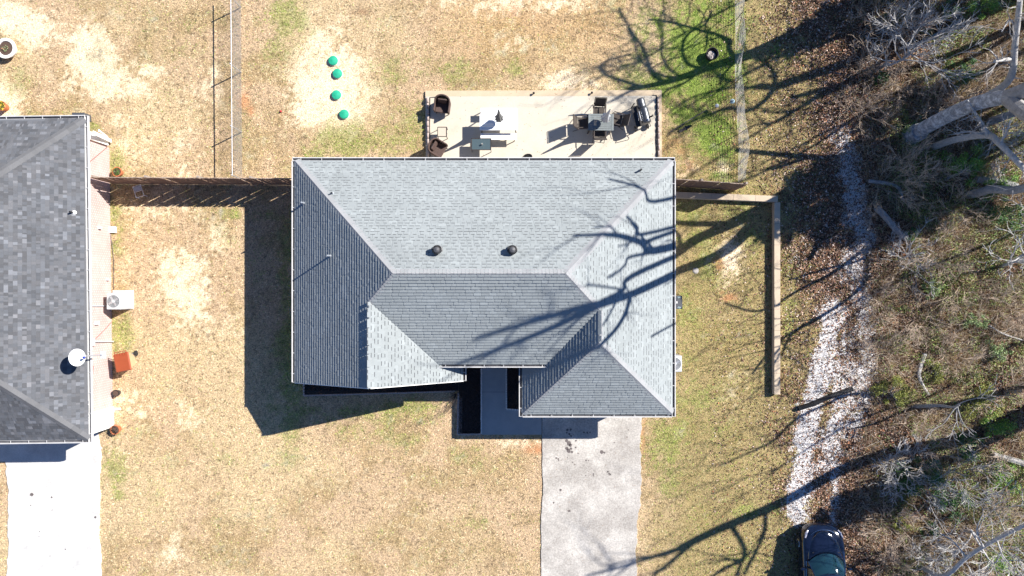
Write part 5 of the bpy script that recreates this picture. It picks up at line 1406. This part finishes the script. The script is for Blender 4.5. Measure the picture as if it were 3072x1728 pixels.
# trees standing in the frame
bare_tree(2640, 205, 1.7, .11, 'short bare tree with a wide spray of pale twigs in the upper woods', 52, 'bark_pale', (.25, .45), .5, 13, 3, tl=.95)
def node_tree(label, m, limbs, seed, tw=8, tl=.7, td=2):
    rr = random.Random(seed); q0 = limbs[0][0][0]; o = G(q0[0], q0[1]); t = thing('bare_tree', label, 'tree', o)
    first = True; mb = MB()
    for pts_, ra, rb in limbs:
        q = [P(*a) - o for a in pts_]
        if first:
            q[0] = Vector((0, 0, -.2)); mt = MB(); limb_mesh(mt, q, ra, rb, rr, 0, sides=10); mt.build('trunk', M[m], t, smooth=True); first = False
            out = []
            limb_mesh(mb, [a for a in q[1:]], ra * .3, rb * .3, rr, tw, tl, td, tr=.7)
        else: limb_mesh(mb, q, ra, rb, rr, tw, tl, td, tr=.45)
    mb.build('crown', M[m], t, smooth=True); return t
node_tree('dead whitish tree with stubby limbs beside the massive trunk', 'bark_pale', [([(2800, 442, 0), (2860, 420, 1.4), (2960, 406, 3.4), (3000, 432, 4.2), (3090, 525, 5.4)], .17, .10), ([(2962, 402, 3.5), (2935, 355, 4.1), (2902, 300, 4.8)], .10, .03), ([(3000, 430, 4.2), (3020, 395, 4.6), (3030, 360, 5.0)], .06, .02), ([(2960, 406, 3.4), (2910, 395, 3.9), (2862, 402, 4.2)], .05, .02)], 53, 13, .6, 2)
node_tree('pale forked tree rising in front of the massive trunk at the right edge', 'bark_pale', [([(2890, 330, 0), (2960, 290, 2.2), (3030, 235, 4.2), (3045, 130, 5.6), (3060, 0, 7.0)], .20, .09), ([(3040, 175, 5.0), (3010, 180, 5.3), (2984, 183, 5.6)], .10, .05), ([(3050, 90, 6.0), (3030, 60, 6.4), (3005, 95, 6.6)], .05, .02)], 54, 7, .6, 2)
bare_tree(3000, 800, 4.0, .09, 'white twigged small tree at the right edge halfway down', 55, 'bark_pale', (-.9, .3), .2, 8, 3, tl=.5)
bare_tree(2880, 1590, 3.6, .07, 'pale wiry sapling near the lower right corner', 56, 'bark_pale', (-.6, 1.0), .2, 8, 3, tl=.5)
bare_tree(2738, 1222, 3.0, .11, 'short grey trunk beside the olive evergreen bush', 57, 'bark', (.2, .6), .55, 4, 2, tl=.35)
node_tree('long white trunk slanting across the lower right corner', 'bark_pale', [([(2760, 1700, 0), (2830, 1728, 1.8), (2900, 1672, 3.0), (2975, 1625, 4.2), (3085, 1570, 5.6)], .10, .07), ([(2900, 1672, 3.0), (2860, 1625, 3.4), (2820, 1600, 3.8)], .04, .015), ([(2990, 1618, 4.4), (3010, 1670, 4.9), (3040, 1700, 5.2)], .04, .015), ([(2950, 1640, 4.0), (2930, 1590, 4.4), (2950, 1540, 4.9)], .04, .015)], 58, 9, .9, 2)
# trees beyond the frame that shade the woods
ev = []
def evergreen(x, y, h, r, z0, n, label, seed, leafsize=.20, cols=None, flat=.6):
    rr = random.Random(seed); o = Vector((x, y, gz(x, y))); t = thing('evergreen_tree', label, 'tree', o, 0, 'evergreens beyond the right edge')
    mb = MB(); limb_mesh(mb, [(0, 0, -.2), (.05, .05, h * .4), (.1, 0, h * .95)], .22, .05, rr, 0)
    clumps = []
    for _ in range(22):
        a = rr.uniform(0, 6.28); q = r * rr.uniform(.2, .95); z = rr.uniform(z0, h); f = 1 - .5 * (z - z0) / (h - z0); c = Vector((q * f * math.cos(a), q * f * math.sin(a), z)); clumps.append((c, rr.uniform(.25, .5) * r)); mb.tube([(0, 0, max(1, z - 1)), c], [.05, .02], 5)
    mb.build('trunk', M['bark'], t, smooth=True)
    npr = np.random.RandomState(seed); cc = np.array([list(c) for c, _ in clumps]); cr = np.array([q for _, q in clumps]); k = npr.randint(0, len(clumps), n)
    d = npr.normal(size=(n, 3)); d /= np.linalg.norm(d, axis=1)[:, None]; c = cc[k] + d * (cr[k] * npr.uniform(.3, 1, n))[:, None] * np.array([1, 1, flat])
    leaves(c, npr, leafsize, t, cols or [(.03, .07, .02), (.05, .10, .02), (.02, .05, .015)])
    return t
def leaves(c, npr, size, parent, cols, name='foliage', m='green', asp=.45, loc0=None, flat=1.0):
    n = len(c); d1 = npr.normal(size=(n, 3)); d1[:, 2] *= .6; d1 /= np.linalg.norm(d1, axis=1)[:, None]
    d2 = np.cross(d1, npr.normal(size=(n, 3)) * np.array([1, 1, flat])); d2 /= np.linalg.norm(d2, axis=1)[:, None] + 1e-9
    s = (size * npr.uniform(.6, 1.3, n))[:, None]
    V = np.stack([c - d1 * s / 2, c + d2 * s * asp / 2, c + d1 * s / 2, c - d2 * s * asp / 2], 1).reshape(-1, 3)
    C_ = np.array(cols)[npr.randint(0, len(cols), n)] * npr.uniform(.75, 1.3, n)[:, None]
    o = fast_mesh(name, V, 4, M[m], np.repeat(C_, 4, 0)); o.parent = parent; return o
# shade over the dark part of the woods: crowns placed towards the sun from where the shade lies
for i, (px, py, r, h) in enumerate([(2480, 560, 1.6, 9), (2700, 480, 2.3, 10), (2800, 560, 2.4, 11), (2640, 620, 2.2, 10), (2420, 640, 1.1, 9.5), (2450, 90, 1.0, 9), (2700, 340, 1.0, 9), (2560, 40, 1.2, 9), (2750, 60, 1.4, 10), (2620, 1500, 1.2, 9), (2700, 1440, 1.1, 9)]):
    g = P(px, py, 0); zc = h * .80
    evergreen(g.x + 1.091 * zc, g.y + .545 * zc, h, r, h * .62, int(3800 * r * r), 'dark evergreen beyond the woods, %s' % ['its shade on the retaining wall corner', 'its shade around the log pile', 'widest crown shading the dark hollow', 'its shade over the fallen log', 'small crown shading the path bend', 'its shade near the top wire fence', 'narrow crown near the massive trunk', 'northernmost crown', 'its shade at the top edge', 'its shade above the car', 'its shade on the leaf litter right of the track'][i], 80 + i)
for i, (fx, fy, h, r_s, lb) in enumerate([(24.3, 12.6, 15, .13, 'slim bare tree beyond the top right corner'), (25.6, 14.6, 17, .15, 'bare tree beyond the corner, second from the top'), (24.0, 9.6, 13, .10, 'thin bare tree beyond the right edge above the massive trunk'), (26.2, 10.8, 16, .14, 'straight bare tree beyond the right edge near the top'),
    (22.6, 15.6, 14, .12, 'slim bare tree beyond the top edge right of the wire fence'), (20.4, 16.6, 13, .11, 'thin bare tree beyond the top edge of the woods'), (24.2, 3.4, 11, .09, 'thin bare tree beyond the right edge below the massive trunk'), (24.8, -1.6, 12, .10, 'slim bare tree beyond the middle of the right edge'), (24.6, -7.6, 12, .10, 'thin bare tree beyond the right edge in the lower woods'), (24.9, -12.0, 12, .10, 'slim bare tree beyond the lower right corner')]):
    bare_tree(0, 0, h, r_s, lb, 500 + i, 'bark', (random.Random(i).gauss(0, .5), random.Random(i + 9).gauss(0, .5)), .35, 9, 2, fx=(fx, fy), tl=.22)
# evergreen shrubs
OL = [(.19, .21, .035), (.25, .26, .05), (.10, .13, .02), (.32, .32, .08)]
BR = [(.14, .29, .04), (.20, .38, .06), (.08, .17, .025), (.28, .42, .09)]
DG = [(.045, .13, .03), (.07, .17, .04), (.11, .23, .06), (.025, .07, .02)]
PG = [(.24, .34, .13), (.34, .43, .20), (.15, .23, .07)]
def shrub(px, py, r, h, n, label, cols, seed, size=.065):
    rr = random.Random(seed); npr = np.random.RandomState(seed); o = G(px, py); t = thing('evergreen_shrub', label, 'shrub', o)
    mb = MB(); cl = []
    for _ in range(9 + int(r * 8)):
        a = rr.uniform(0, 6.28); q = r * rr.uniform(0, 1) ** .6; z = h * rr.uniform(.25, 1) * (1 - .4 * (q / r) ** 2); c = Vector((q * math.cos(a), q * math.sin(a), z)); cl.append((c, r * rr.uniform(.16, .42))); mb.tube([(rr.gauss(0, .05), rr.gauss(0, .05), 0), c * .5 + Vector((0, 0, .1)), c], [.025, .015, .006], 5)
    mb.build('stem', M['bark'], t)
    cc = np.array([list(c) for c, _ in cl]); cr = np.array([q for _, q in cl]); k = npr.randint(0, len(cl), n)
    d = npr.normal(size=(n, 3)); d /= np.linalg.norm(d, axis=1)[:, None]; c = cc[k] + d * (cr[k] * npr.uniform(.2, 1.05, n) ** .6)[:, None]; c[:, 2] = np.maximum(c[:, 2], .03)
    leaves(c, npr, size, t, cols); return t
SHR = [(2665, 1180, .75, 1.1, 3600, 'olive green evergreen bush at the edge of the gravel track', OL),
 (2880, 500, .95, 1.2, 3600, 'bright green leafy bush below the dead whitish tree', BR),
 (2990, 560, .8, 1.0, 2600, 'bright green curving bush at the right edge under the massive trunk', BR),
 (3000, 650, .8, .9, 2600, 'deep green bush at the right edge above the white twigged tree', DG),
 (2870, 225, .75, 1.0, 2200, 'green bush among the upper woods left of the massive trunk', DG),
 (2740, 400, .55, .8, 1600, 'muted green bush at the foot of the massive trunk', PG),
 (2630, 240, .35, .6, 900, 'small green bush under the pale twig spray', DG),
 (2930, 30, .7, 1.0, 2200, 'light green bush at the top edge of the woods', BR),
 (2840, 30, .45, .8, 1200, 'dark green bush at the top edge left of the light green one', DG),
 (2790, 870, .5, .7, 1500, 'pale green bush in the middle of the woods', PG),
 (2910, 960, .45, .8, 1400, 'tall narrow pale green bush in the middle right woods', PG),
 (2930, 1210, .9, .8, 3000, 'yellow green ground bush right of the short grey trunk', OL),
 (2970, 1280, .65, 1.0, 2400, 'vivid green bush right of centre in the lower woods', BR),
 (2890, 1330, .7, .8, 2400, 'dark green bush below the vivid green bush', DG),
 (2740, 1420, 1.0, 1.2, 4200, 'large dark green bush under white branches right of the track', DG),
 (2830, 1500, .8, 1.0, 2600, 'dark green bush between the white branches and the corner', DG),
 (2990, 1430, .7, .9, 2200, 'bright green bush at the lower right edge', BR),
 (2980, 1690, .7, .8, 2000, 'light green bush in the lower right corner', BR),
 (2780, 1590, .4, .6, 900, 'small green bush above the white slanting trunk', DG),
 (2690, 1560, .5, .7, 1100, 'brownish green bush right of the parked car', OL),
 (2800, 1110, .6, .6, 1500, 'low olive bush above the short grey trunk', OL),
 (2980, 1060, .6, .6, 1600, 'low green bush at the right edge below the white twigged tree', PG),
 (2720, 700, .35, .5, 800, 'small green bush near the fallen log', DG)]
for i, (px, py, r, h, n, lb, cols) in enumerate(SHR): shrub(px, py, r, h, n, lb, cols, 200 + i)
def twig_shrub(px, py, h, label, seed, m='twig', n=9, depth=3, r=.018, spread=1.1, aim=None):
    rr = random.Random(seed); o = G(px, py); t = thing('twiggy_shrub', label, 'shrub', o); mb = MB()
    for _ in range(n):
        d = Vector((rr.gauss(0, 1), rr.gauss(0, 1), rr.uniform(.3, 1.4) * (1 / spread)))
        if aim: d += Vector((aim[0], aim[1], 0)) * 1.4
        grow(mb, Vector((rr.gauss(0, .06), rr.gauss(0, .06), 0)), d.normalized(), r * rr.uniform(.7, 1.2), h * rr.uniform(.5, .9), depth, rr, wig=.17, up=.04, nch=3, nseg=5, rmin=.009 if m == 'bark_pale' else .006, kid=.64)
    mb.build('branches', M[m], t); return t
TW = [(2640, 60, 2.2, 'sprawling bare bush with pale twigs at the top of the woods', 'twig'), (2730, 90, 1.6, 'pale bare bush just right of the twig spray', 'bark_pale'),
 (2690, 260, 1.5, 'dark tangled bare bush below the twig spray', 'twig'), (2560, 330, 1.3, 'low brown bare bush at the edge of the upper clearing', 'twig'),
 (2820, 330, 1.6, 'bare bush left of the massive trunk', 'twig'), (2960, 250, 1.4, 'bare bush in front of the massive trunk near the right edge', 'twig'),
 (2720, 520, 1.8, 'bare bush in the dark hollow', 'twig'), (2640, 560, 1.5, 'bare bush by the upper end of the fallen log', 'twig'), (2850, 620, 1.6, 'bare bush right of the dark hollow', 'twig'),
 (2700, 790, 1.4, 'bare bush with white forked sticks below the fallen log', 'bark_pale'), (2800, 760, 1.5, 'brown bare bush in the upper middle woods', 'twig'), (2640, 900, 1.0, 'small brown bare bush beside the gravel track', 'twig'),
 (2740, 960, 1.3, 'brown bare bush in the middle woods', 'twig'), (2880, 860, 1.4, 'brown bare bush left of the white twigged tree', 'twig'), (2990, 930, 1.3, 'brown bare bush at the right edge in the middle', 'twig'), (2850, 1060, 1.2, 'low bare bush between two green bushes in the middle', 'twig'),
 (2640, 1060, .9, 'sparse bare bush close to the track', 'twig'), (2750, 1310, 1.5, 'grey tangled bare bush below the short grey trunk', 'twig'), (2860, 1420, 1.4, 'bare bush behind the large dark green bush', 'bark_pale'), (2690, 1390, 1.3, 'white branching bush reaching left over the leaf litter', 'bark_pale'),
 (2720, 1460, 1.5, 'white branching bush in front of the large dark green bush', 'bark_pale'), (2650, 1580, 1.4, 'brown bare bush to the right of the car bonnet', 'twig'), (2760, 1650, 1.3, 'pale wiry bush right of the parked car', 'bark_pale'), (2920, 1640, 1.5, 'straw coloured bare bush above the corner', 'twig'), (2960, 1540, 1.5, 'straw coloured bare bush at the lower right edge', 'twig'),
 (2660, 1690, 1.2, 'brown bare bush at the bottom edge by the car', 'twig'), (3010, 1170, 1.3, 'brown bare bush at the right edge of the lower woods', 'twig'), (3020, 1350, 1.4, 'brown bare bush at the right edge by the bright green bush', 'twig'), (3000, 440, 1.4, 'bare bush under the massive trunk at the right edge', 'bark_pale'), (2580, 180, .9, 'small bare bush at the edge of the upper leaf litter', 'twig')]
for i, (px, py, h, lb, m) in enumerate(TW): twig_shrub(px, py, h, lb, 300 + i, m, n=11, depth=3, r=.013 if m == 'twig' else .017)
def log(pts, r0, r1, m, label, seed, tw=0):
    rr = random.Random(seed); q = [G(x, y) + Vector((0, 0, z)) for x, y, z in pts]; mb = MB(); o = q[0].copy(); limb_mesh(mb, [a - o for a in q], r0, r1, rr, tw, .7, 1)
    ob = mb.build('fallen_log', m, smooth=True, loc=o); tag(ob, label, 'log')
log([(2622, 625, .25), (2650, 655, .25), (2680, 690, .2), (2712, 718, .15)], .15, .12, M['bark'], 'grey fallen log lying in the dark hollow beside the track', 1)
log([(2770, 1060, .1), (2752, 1120, .12), (2768, 1160, .1), (2785, 1185, .1)], .11, .05, M['bark_pale'], 'pale curved log in the middle of the woods', 2)
log([(2600, 545, .2), (2680, 560, .2), (2700, 600, .2)], .09, .06, M['bark'], 'short dark log at the top of the dark hollow', 3)
log([(2920, 540, .2), (2990, 548, .25), (3040, 560, .2)], .16, .13, M['bark'], 'thick grey log under the bright green curving bush', 4)
log([(2870, 70, .2), (2760, 130, .2), (2690, 150, .15)], .10, .06, M['bark'], 'long grey log in the upper woods', 5, 3)
log([(3072, 1390, .2), (3000, 1370, .2), (2970, 1360, .2)], .16, .12, M['bark'], 'thick dark log at the lower right edge', 6)
log([(2960, 975, .15), (3000, 1000, .15), (3060, 1020, .2)], .045, .03, M['bark_pale'], 'thin pale fallen branch at the right edge of the middle woods', 7, 3)
log([(2830, 540, .15), (2900, 500, .2), (2985, 420, .2)], .07, .05, M['bark'], 'slim fallen trunk below the dead whitish tree', 8, 2)
# weeds in the front bed corner
mb = MB(); rr = random.Random(9); c = P(1360, 1190, 0)
t = thing('twiggy_shrub', 'dark bare twiggy bush at the corner of the left mulch bed', 'shrub', (c.x + .1, c.y + .1, 0))
for _ in range(14): grow(mb, Vector((rr.gauss(0, .03), rr.gauss(0, .03), 0)), Vector((rr.gauss(-.5, .7), rr.gauss(-.4, .7), 1)).normalized(), .012, .6, 1, rr, nch=2)
mb.build('branches', M['bronze'], t)

# ------------------------------------------------------------------ stuff: grass, leaves, gravel, brush
npr = np.random.RandomState(99)
RECT = []  # excluded boxes in plan
def rect(px0, py0, px1, py1): a = P(px0, py0); b = P(px1, py1); RECT.append((a.x, b.x, b.y, a.y))
rect(1630, 1200, 1905, 1800); rect(22, 1300, 297, 1800); rect(1446, 1080, 1624, 1303); rect(1277, 273, 1985, 560); rect(912, 1130, 1376, 1176); rect(1376, 1100, 1443, 1302); rect(1521, 1060, 1600, 1226)
RECT += [(XL + .45, XR - .45, wyf + .1, YB - .45), (gxl, XR - .45, YF + .45, YB - .45), (-60, nxr - OV + .1, nyf + OV, nyb - OV)]
rect(343, 869, 404, 927)
def allowed(x, y):
    ok = np.ones(len(x), bool)
    for x0_, x1_, y0_, y1_ in RECT: ok &= ~((x > x0_) & (x < x1_) & (y > y0_) & (y < y1_))
    return ok
def scatter(n, x0_, x1_, y0_, y1_): return npr.uniform(x0_, x1_, n), npr.uniform(y0_, y1_, n)
# grass
x, y = scatter(620000, -24.2, 16.2, -13.8, 13.8)
g, s, c, d, lit, grv, olive, n1, n2, n3, px, py = ground_layers(x, y)
clump = fbm(x * 7, y * 7, 77, 2)
prob = (1 - .80 * s) * (1 - .75 * c) * (1 - .97 * grv) * (1 - .75 * lit) * (.35 + .65 * sstep(.3, .6, clump)) * (1 - .6 * d)
k = allowed(x, y) & (npr.uniform(size=len(x)) < prob); x, y, g, lit, s, olive, d = x[k], y[k], g[k], lit[k], s[k], olive[k], d[k]; n = len(x)
colr = ground_color(x, y); isg = npr.uniform(size=n) < g * (.42 + .45 * sstep(4.8, 7.0, x) * sstep(4.0, 5.5, y)) + .05 * (1 - s) + .10 * olive
gc_ = np.array([(.22, .33, .045), (.34, .43, .08), (.12, .20, .03)])[npr.randint(0, 3, n)]
st_ = np.array([(.62, .465, .28), (.54, .395, .22), (.43, .295, .16), (.76, .61, .42)])[npr.randint(0, 4, n)]
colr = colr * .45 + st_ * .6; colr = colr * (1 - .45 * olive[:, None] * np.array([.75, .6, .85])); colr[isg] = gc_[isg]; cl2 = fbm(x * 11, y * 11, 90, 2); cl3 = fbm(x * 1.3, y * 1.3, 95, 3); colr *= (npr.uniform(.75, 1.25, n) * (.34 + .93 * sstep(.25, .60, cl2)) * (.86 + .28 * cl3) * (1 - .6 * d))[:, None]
a = npr.uniform(0, 2 * np.pi, n); L = npr.uniform(.03, .085, n); w = npr.uniform(.007, .015, n); hh = npr.uniform(.008, .055, n)
zb = ground_z(x, y); base = np.stack([x, y, zb + .002], -1); side = np.stack([-np.sin(a), np.cos(a), 0 * a], -1) * w[:, None] / 1
tip = base + np.stack([np.cos(a) * L, np.sin(a) * L, hh], -1)
V = np.stack([base - side, base + side, tip], 1).reshape(-1, 3)
o = fast_mesh('grass', V, 3, M['grass'], np.repeat(np.clip(colr, 0, .85), 3, 0)); tag(o, 'dry straw coloured winter lawn with green patches', 'grass', kind='stuff')
# leaf litter
x, y = scatter(420000, 9.0, 24.5, -13.8, 13.8)
g, s, c, d, lit, grv, olive, n1, n2, n3, px, py = ground_layers(x, y)
prob = np.clip(lit * 1.0 + .05 + .25 * sstep(2250, 2350, px) * n1, 0, 1) * (1 - .70 * grv)
k = allowed(x, y) & (npr.uniform(size=len(x)) < prob) & (px > 2020); x, y = x[k], y[k]; n = len(x)
cz = ground_z(x, y) + npr.uniform(.005, .05, n)
cent = np.stack([x, y, cz], -1); d1 = npr.normal(size=(n, 3)) * np.array([1, 1, .35]); d1 /= np.linalg.norm(d1, axis=1)[:, None]
d2 = np.cross(d1, npr.normal(size=(n, 3)) * np.array([.45, .45, 1])); d2 /= np.linalg.norm(d2, axis=1)[:, None]
sz = npr.uniform(.035, .11, n)[:, None]
V = np.stack([cent - d1 * sz / 2, cent + d2 * sz * .3, cent + d1 * sz / 2, cent - d2 * sz * .3], 1).reshape(-1, 3)
lc = np.array([(.24, .13, .08), (.40, .24, .16), (.12, .065, .045), (.56, .40, .30), (.06, .035, .024), (.34, .14, .07), (.66, .54, .46)])[npr.choice(7, n, p=[.2, .16, .2, .12, .18, .08, .06])] * (.55 + .9 * fbm(x * 5, y * 5, 71, 2))[:, None] * npr.uniform(.7, 1.2, n)[:, None]
# a few leaves blown onto the patio, driveway and roof side
q1 = npr.uniform(0, 1, (420, 2)); lx = np.where(q1[:, 0] < .5, npr.uniform(-3.8, 6.7, 420), npr.uniform(1.6, 5.6, 420)); ly = np.where(q1[:, 0] < .5, npr.uniform(6.0, 8.9, 420), npr.uniform(-12.5, -6.2, 420)); lz = np.where(q1[:, 0] < .5, .102, .042)
ce = np.stack([lx, ly, lz], -1); e1 = npr.normal(size=(420, 3)) * np.array([1, 1, .1]); e1 /= np.linalg.norm(e1, axis=1)[:, None]; e2 = np.cross(e1, np.array([0, .15, 1.0])); ss = npr.uniform(.02, .05, 420)[:, None]
V = np.concatenate([V, np.stack([ce - e1 * ss / 2, ce + e2 * ss * .3, ce + e1 * ss / 2, ce - e2 * ss * .3], 1).reshape(-1, 3)]); lc = np.concatenate([lc, np.tile(np.array([[.22, .13, .07]]), (420, 1)) * npr.uniform(.6, 1.6, 420)[:, None]])
o = fast_mesh('leaf_litter', V, 4, M['leaf'], np.repeat(lc, 4, 0)); tag(o, 'brown fallen leaves covering the floor of the woods', 'leaf litter', kind='stuff')
# gravel stones
x, y = scatter(260000, 12.5, 18.0, -12.5, 8.0)
g, s, c, d, lit, grv, olive, n1, n2, n3, px, py = ground_layers(x, y)
k = (npr.uniform(size=len(x)) < grv * .95 + .01); x, y = x[k], y[k]; n = len(x); r = npr.uniform(.010, .030, n); zb = ground_z(x, y)
ang = np.arange(4) * np.pi / 2; ph = npr.uniform(0, 6, n)
ring = np.stack([x[:, None] + r[:, None] * np.cos(ang + ph[:, None]) * npr.uniform(.7, 1.2, (n, 4)), y[:, None] + r[:, None] * np.sin(ang + ph[:, None]) * npr.uniform(.7, 1.2, (n, 4)), zb[:, None] + npr.uniform(-.002, .004, (n, 4))], -1)
top = np.stack([x + npr.normal(0, .3, n) * r, y + npr.normal(0, .3, n) * r, zb + r * npr.uniform(.5, 1.0, n)], -1)[:, None, :]
V = np.concatenate([ring, top], 1).reshape(-1, 3); bi = np.arange(n)[:, None] * 5
idx = np.stack([np.concatenate([bi + i, bi + (i + 1) % 4, bi + 4], 1) for i in range(4)], 1).reshape(-1, 3)
sc = np.array([(.70, .68, .68), (.55, .54, .54), (.80, .78, .77), (.28, .25, .23)])[npr.choice(4, n, p=[.38, .25, .22, .15])] * npr.uniform(.85, 1.1, n)[:, None]
o = fast_mesh('gravel', V, 3, M['stone'], np.repeat(sc, 5, 0), idx); tag(o, 'white gravel of the old track along the woods', 'gravel', kind='stuff')
# mulch chips
parts = []
for (px0, py0, px1, py1, nn_) in ((1379, 1100, 1442, 1300, 9000), (1522, 1062, 1598, 1225, 7000), (913, 1122, 1376, 1172, 14000)):
    a = P(px0, py0); b = P(px1, py1); parts.append(np.stack([npr.uniform(a.x, b.x, nn_), npr.uniform(b.y, a.y, nn_), npr.uniform(.02, .05, nn_)], -1))
c = np.concatenate(parts); n = len(c); o = leaves(c, npr, .05, None, [(.09, .06, .05), (.045, .03, .028), (.14, .10, .09), (.03, .022, .02)], 'mulch_chips', 'leaf', asp=.35, flat=.5); tag(o, 'loose dark bark chips in the front beds', 'mulch', kind='stuff')
# pink gravel chips
a = P(1374, 1196); b = P(1386, 1302); nn_ = 1500; c = np.stack([npr.uniform(a.x, b.x, nn_), npr.uniform(b.y, a.y, nn_), npr.uniform(.015, .03, nn_)], -1)
o = leaves(c, npr, .03, None, [(.55, .42, .36), (.35, .22, .18), (.65, .55, .5), (.25, .15, .12)], 'pink_gravel', 'leaf', asp=.8, flat=.5); tag(o, 'loose pink gravel beside the left mulch bed', 'gravel', kind='stuff')
# brush: loose sticks, stalks and dead grass over the woods floor
x, y = scatter(85000, 14.3, 24.6, -13.8, 13.8)
g, s, c, d, lit, grv, olive, n1, n2, n3, px, py = ground_layers(x, y); dens = sstep(2540, 2680, px + (n3 - .5) * 160) * sstep(.3, .6, fbm(x * .7, y * .7, 50)) * (1 - grv)
k = npr.uniform(size=len(x)) < .18 + .82 * dens; k &= npr.uniform(size=len(x)) < sstep(2480, 2640, px); x, y = x[k], y[k]; n = len(x)
a = npr.uniform(0, 2 * np.pi, n); L = npr.uniform(.15, .8, n); rise = npr.uniform(0, .5, n) * L; w = npr.uniform(.003, .008, n)
base = np.stack([x, y, ground_z(x, y) + npr.uniform(.01, .12, n)], -1); dirv = np.stack([np.cos(a), np.sin(a), 0 * a], -1); side = np.stack([-np.sin(a), np.cos(a), 0 * a], -1) * w[:, None]
bend = npr.normal(0, .12, n)[:, None] * L[:, None] * side / (w[:, None])
mid = base + dirv * (L / 2)[:, None] + bend * .6 + np.stack([0 * a, 0 * a, rise * .7], -1); tip = base + dirv * L[:, None] + np.stack([0 * a, 0 * a, rise], -1)
up_ = np.array([0, 0, 1.0]) * (w[:, None] * 1.6)
V = np.stack([base - side, base + side, base + up_, mid - side * .8, mid + side * .8, mid + up_ * .8, tip], 1).reshape(-1, 3); bi = np.arange(n)[:, None] * 7
tri = [(0, 1, 4), (0, 4, 3), (1, 2, 5), (1, 5, 4), (2, 0, 3), (2, 3, 5), (3, 4, 6), (4, 5, 6), (5, 3, 6)]
idx = np.stack([np.concatenate([bi + t_[0], bi + t_[1], bi + t_[2]], 1) for t_ in tri], 1).reshape(-1, 3)
bc = np.array([(.36, .25, .16), (.55, .44, .31), (.18, .11, .07), (.66, .58, .48), (.42, .33, .15)])[npr.randint(0, 5, n)] * npr.uniform(.7, 1.2, n)[:, None]
o = fast_mesh('dead_brush', V, 3, M['brush'], np.repeat(bc, 7, 0), idx); tag(o, 'tangle of dead sticks and stalks over the woods floor', 'brush', kind='stuff')
# low green creepers
x, y = scatter(260000, 14.5, 24.6, -13.8, 13.8); px = x * S + 1536
n3 = fbm(x * .45, y * .45, 61, 3); n4 = fbm(x * 2.2, y * 2.2, 62, 3)
k = npr.uniform(size=len(x)) < sstep(.43, .58, n3 * .6 + n4 * .4) * sstep(2600, 2720, px) * .9 + .01; x, y = x[k], y[k]
c = np.stack([x, y, ground_z(x, y) + npr.uniform(.03, .45, len(x)) * np.clip(n4[k] * 2 - .3, .1, 1)], -1)
o = leaves(c, npr, .07, None, [(.22, .31, .06), (.13, .23, .04), (.36, .40, .14), (.07, .12, .02), (.34, .31, .13)], 'ground_cover', 'green'); tag(o, 'low green creepers scattered through the woods', 'ground cover', kind='stuff')
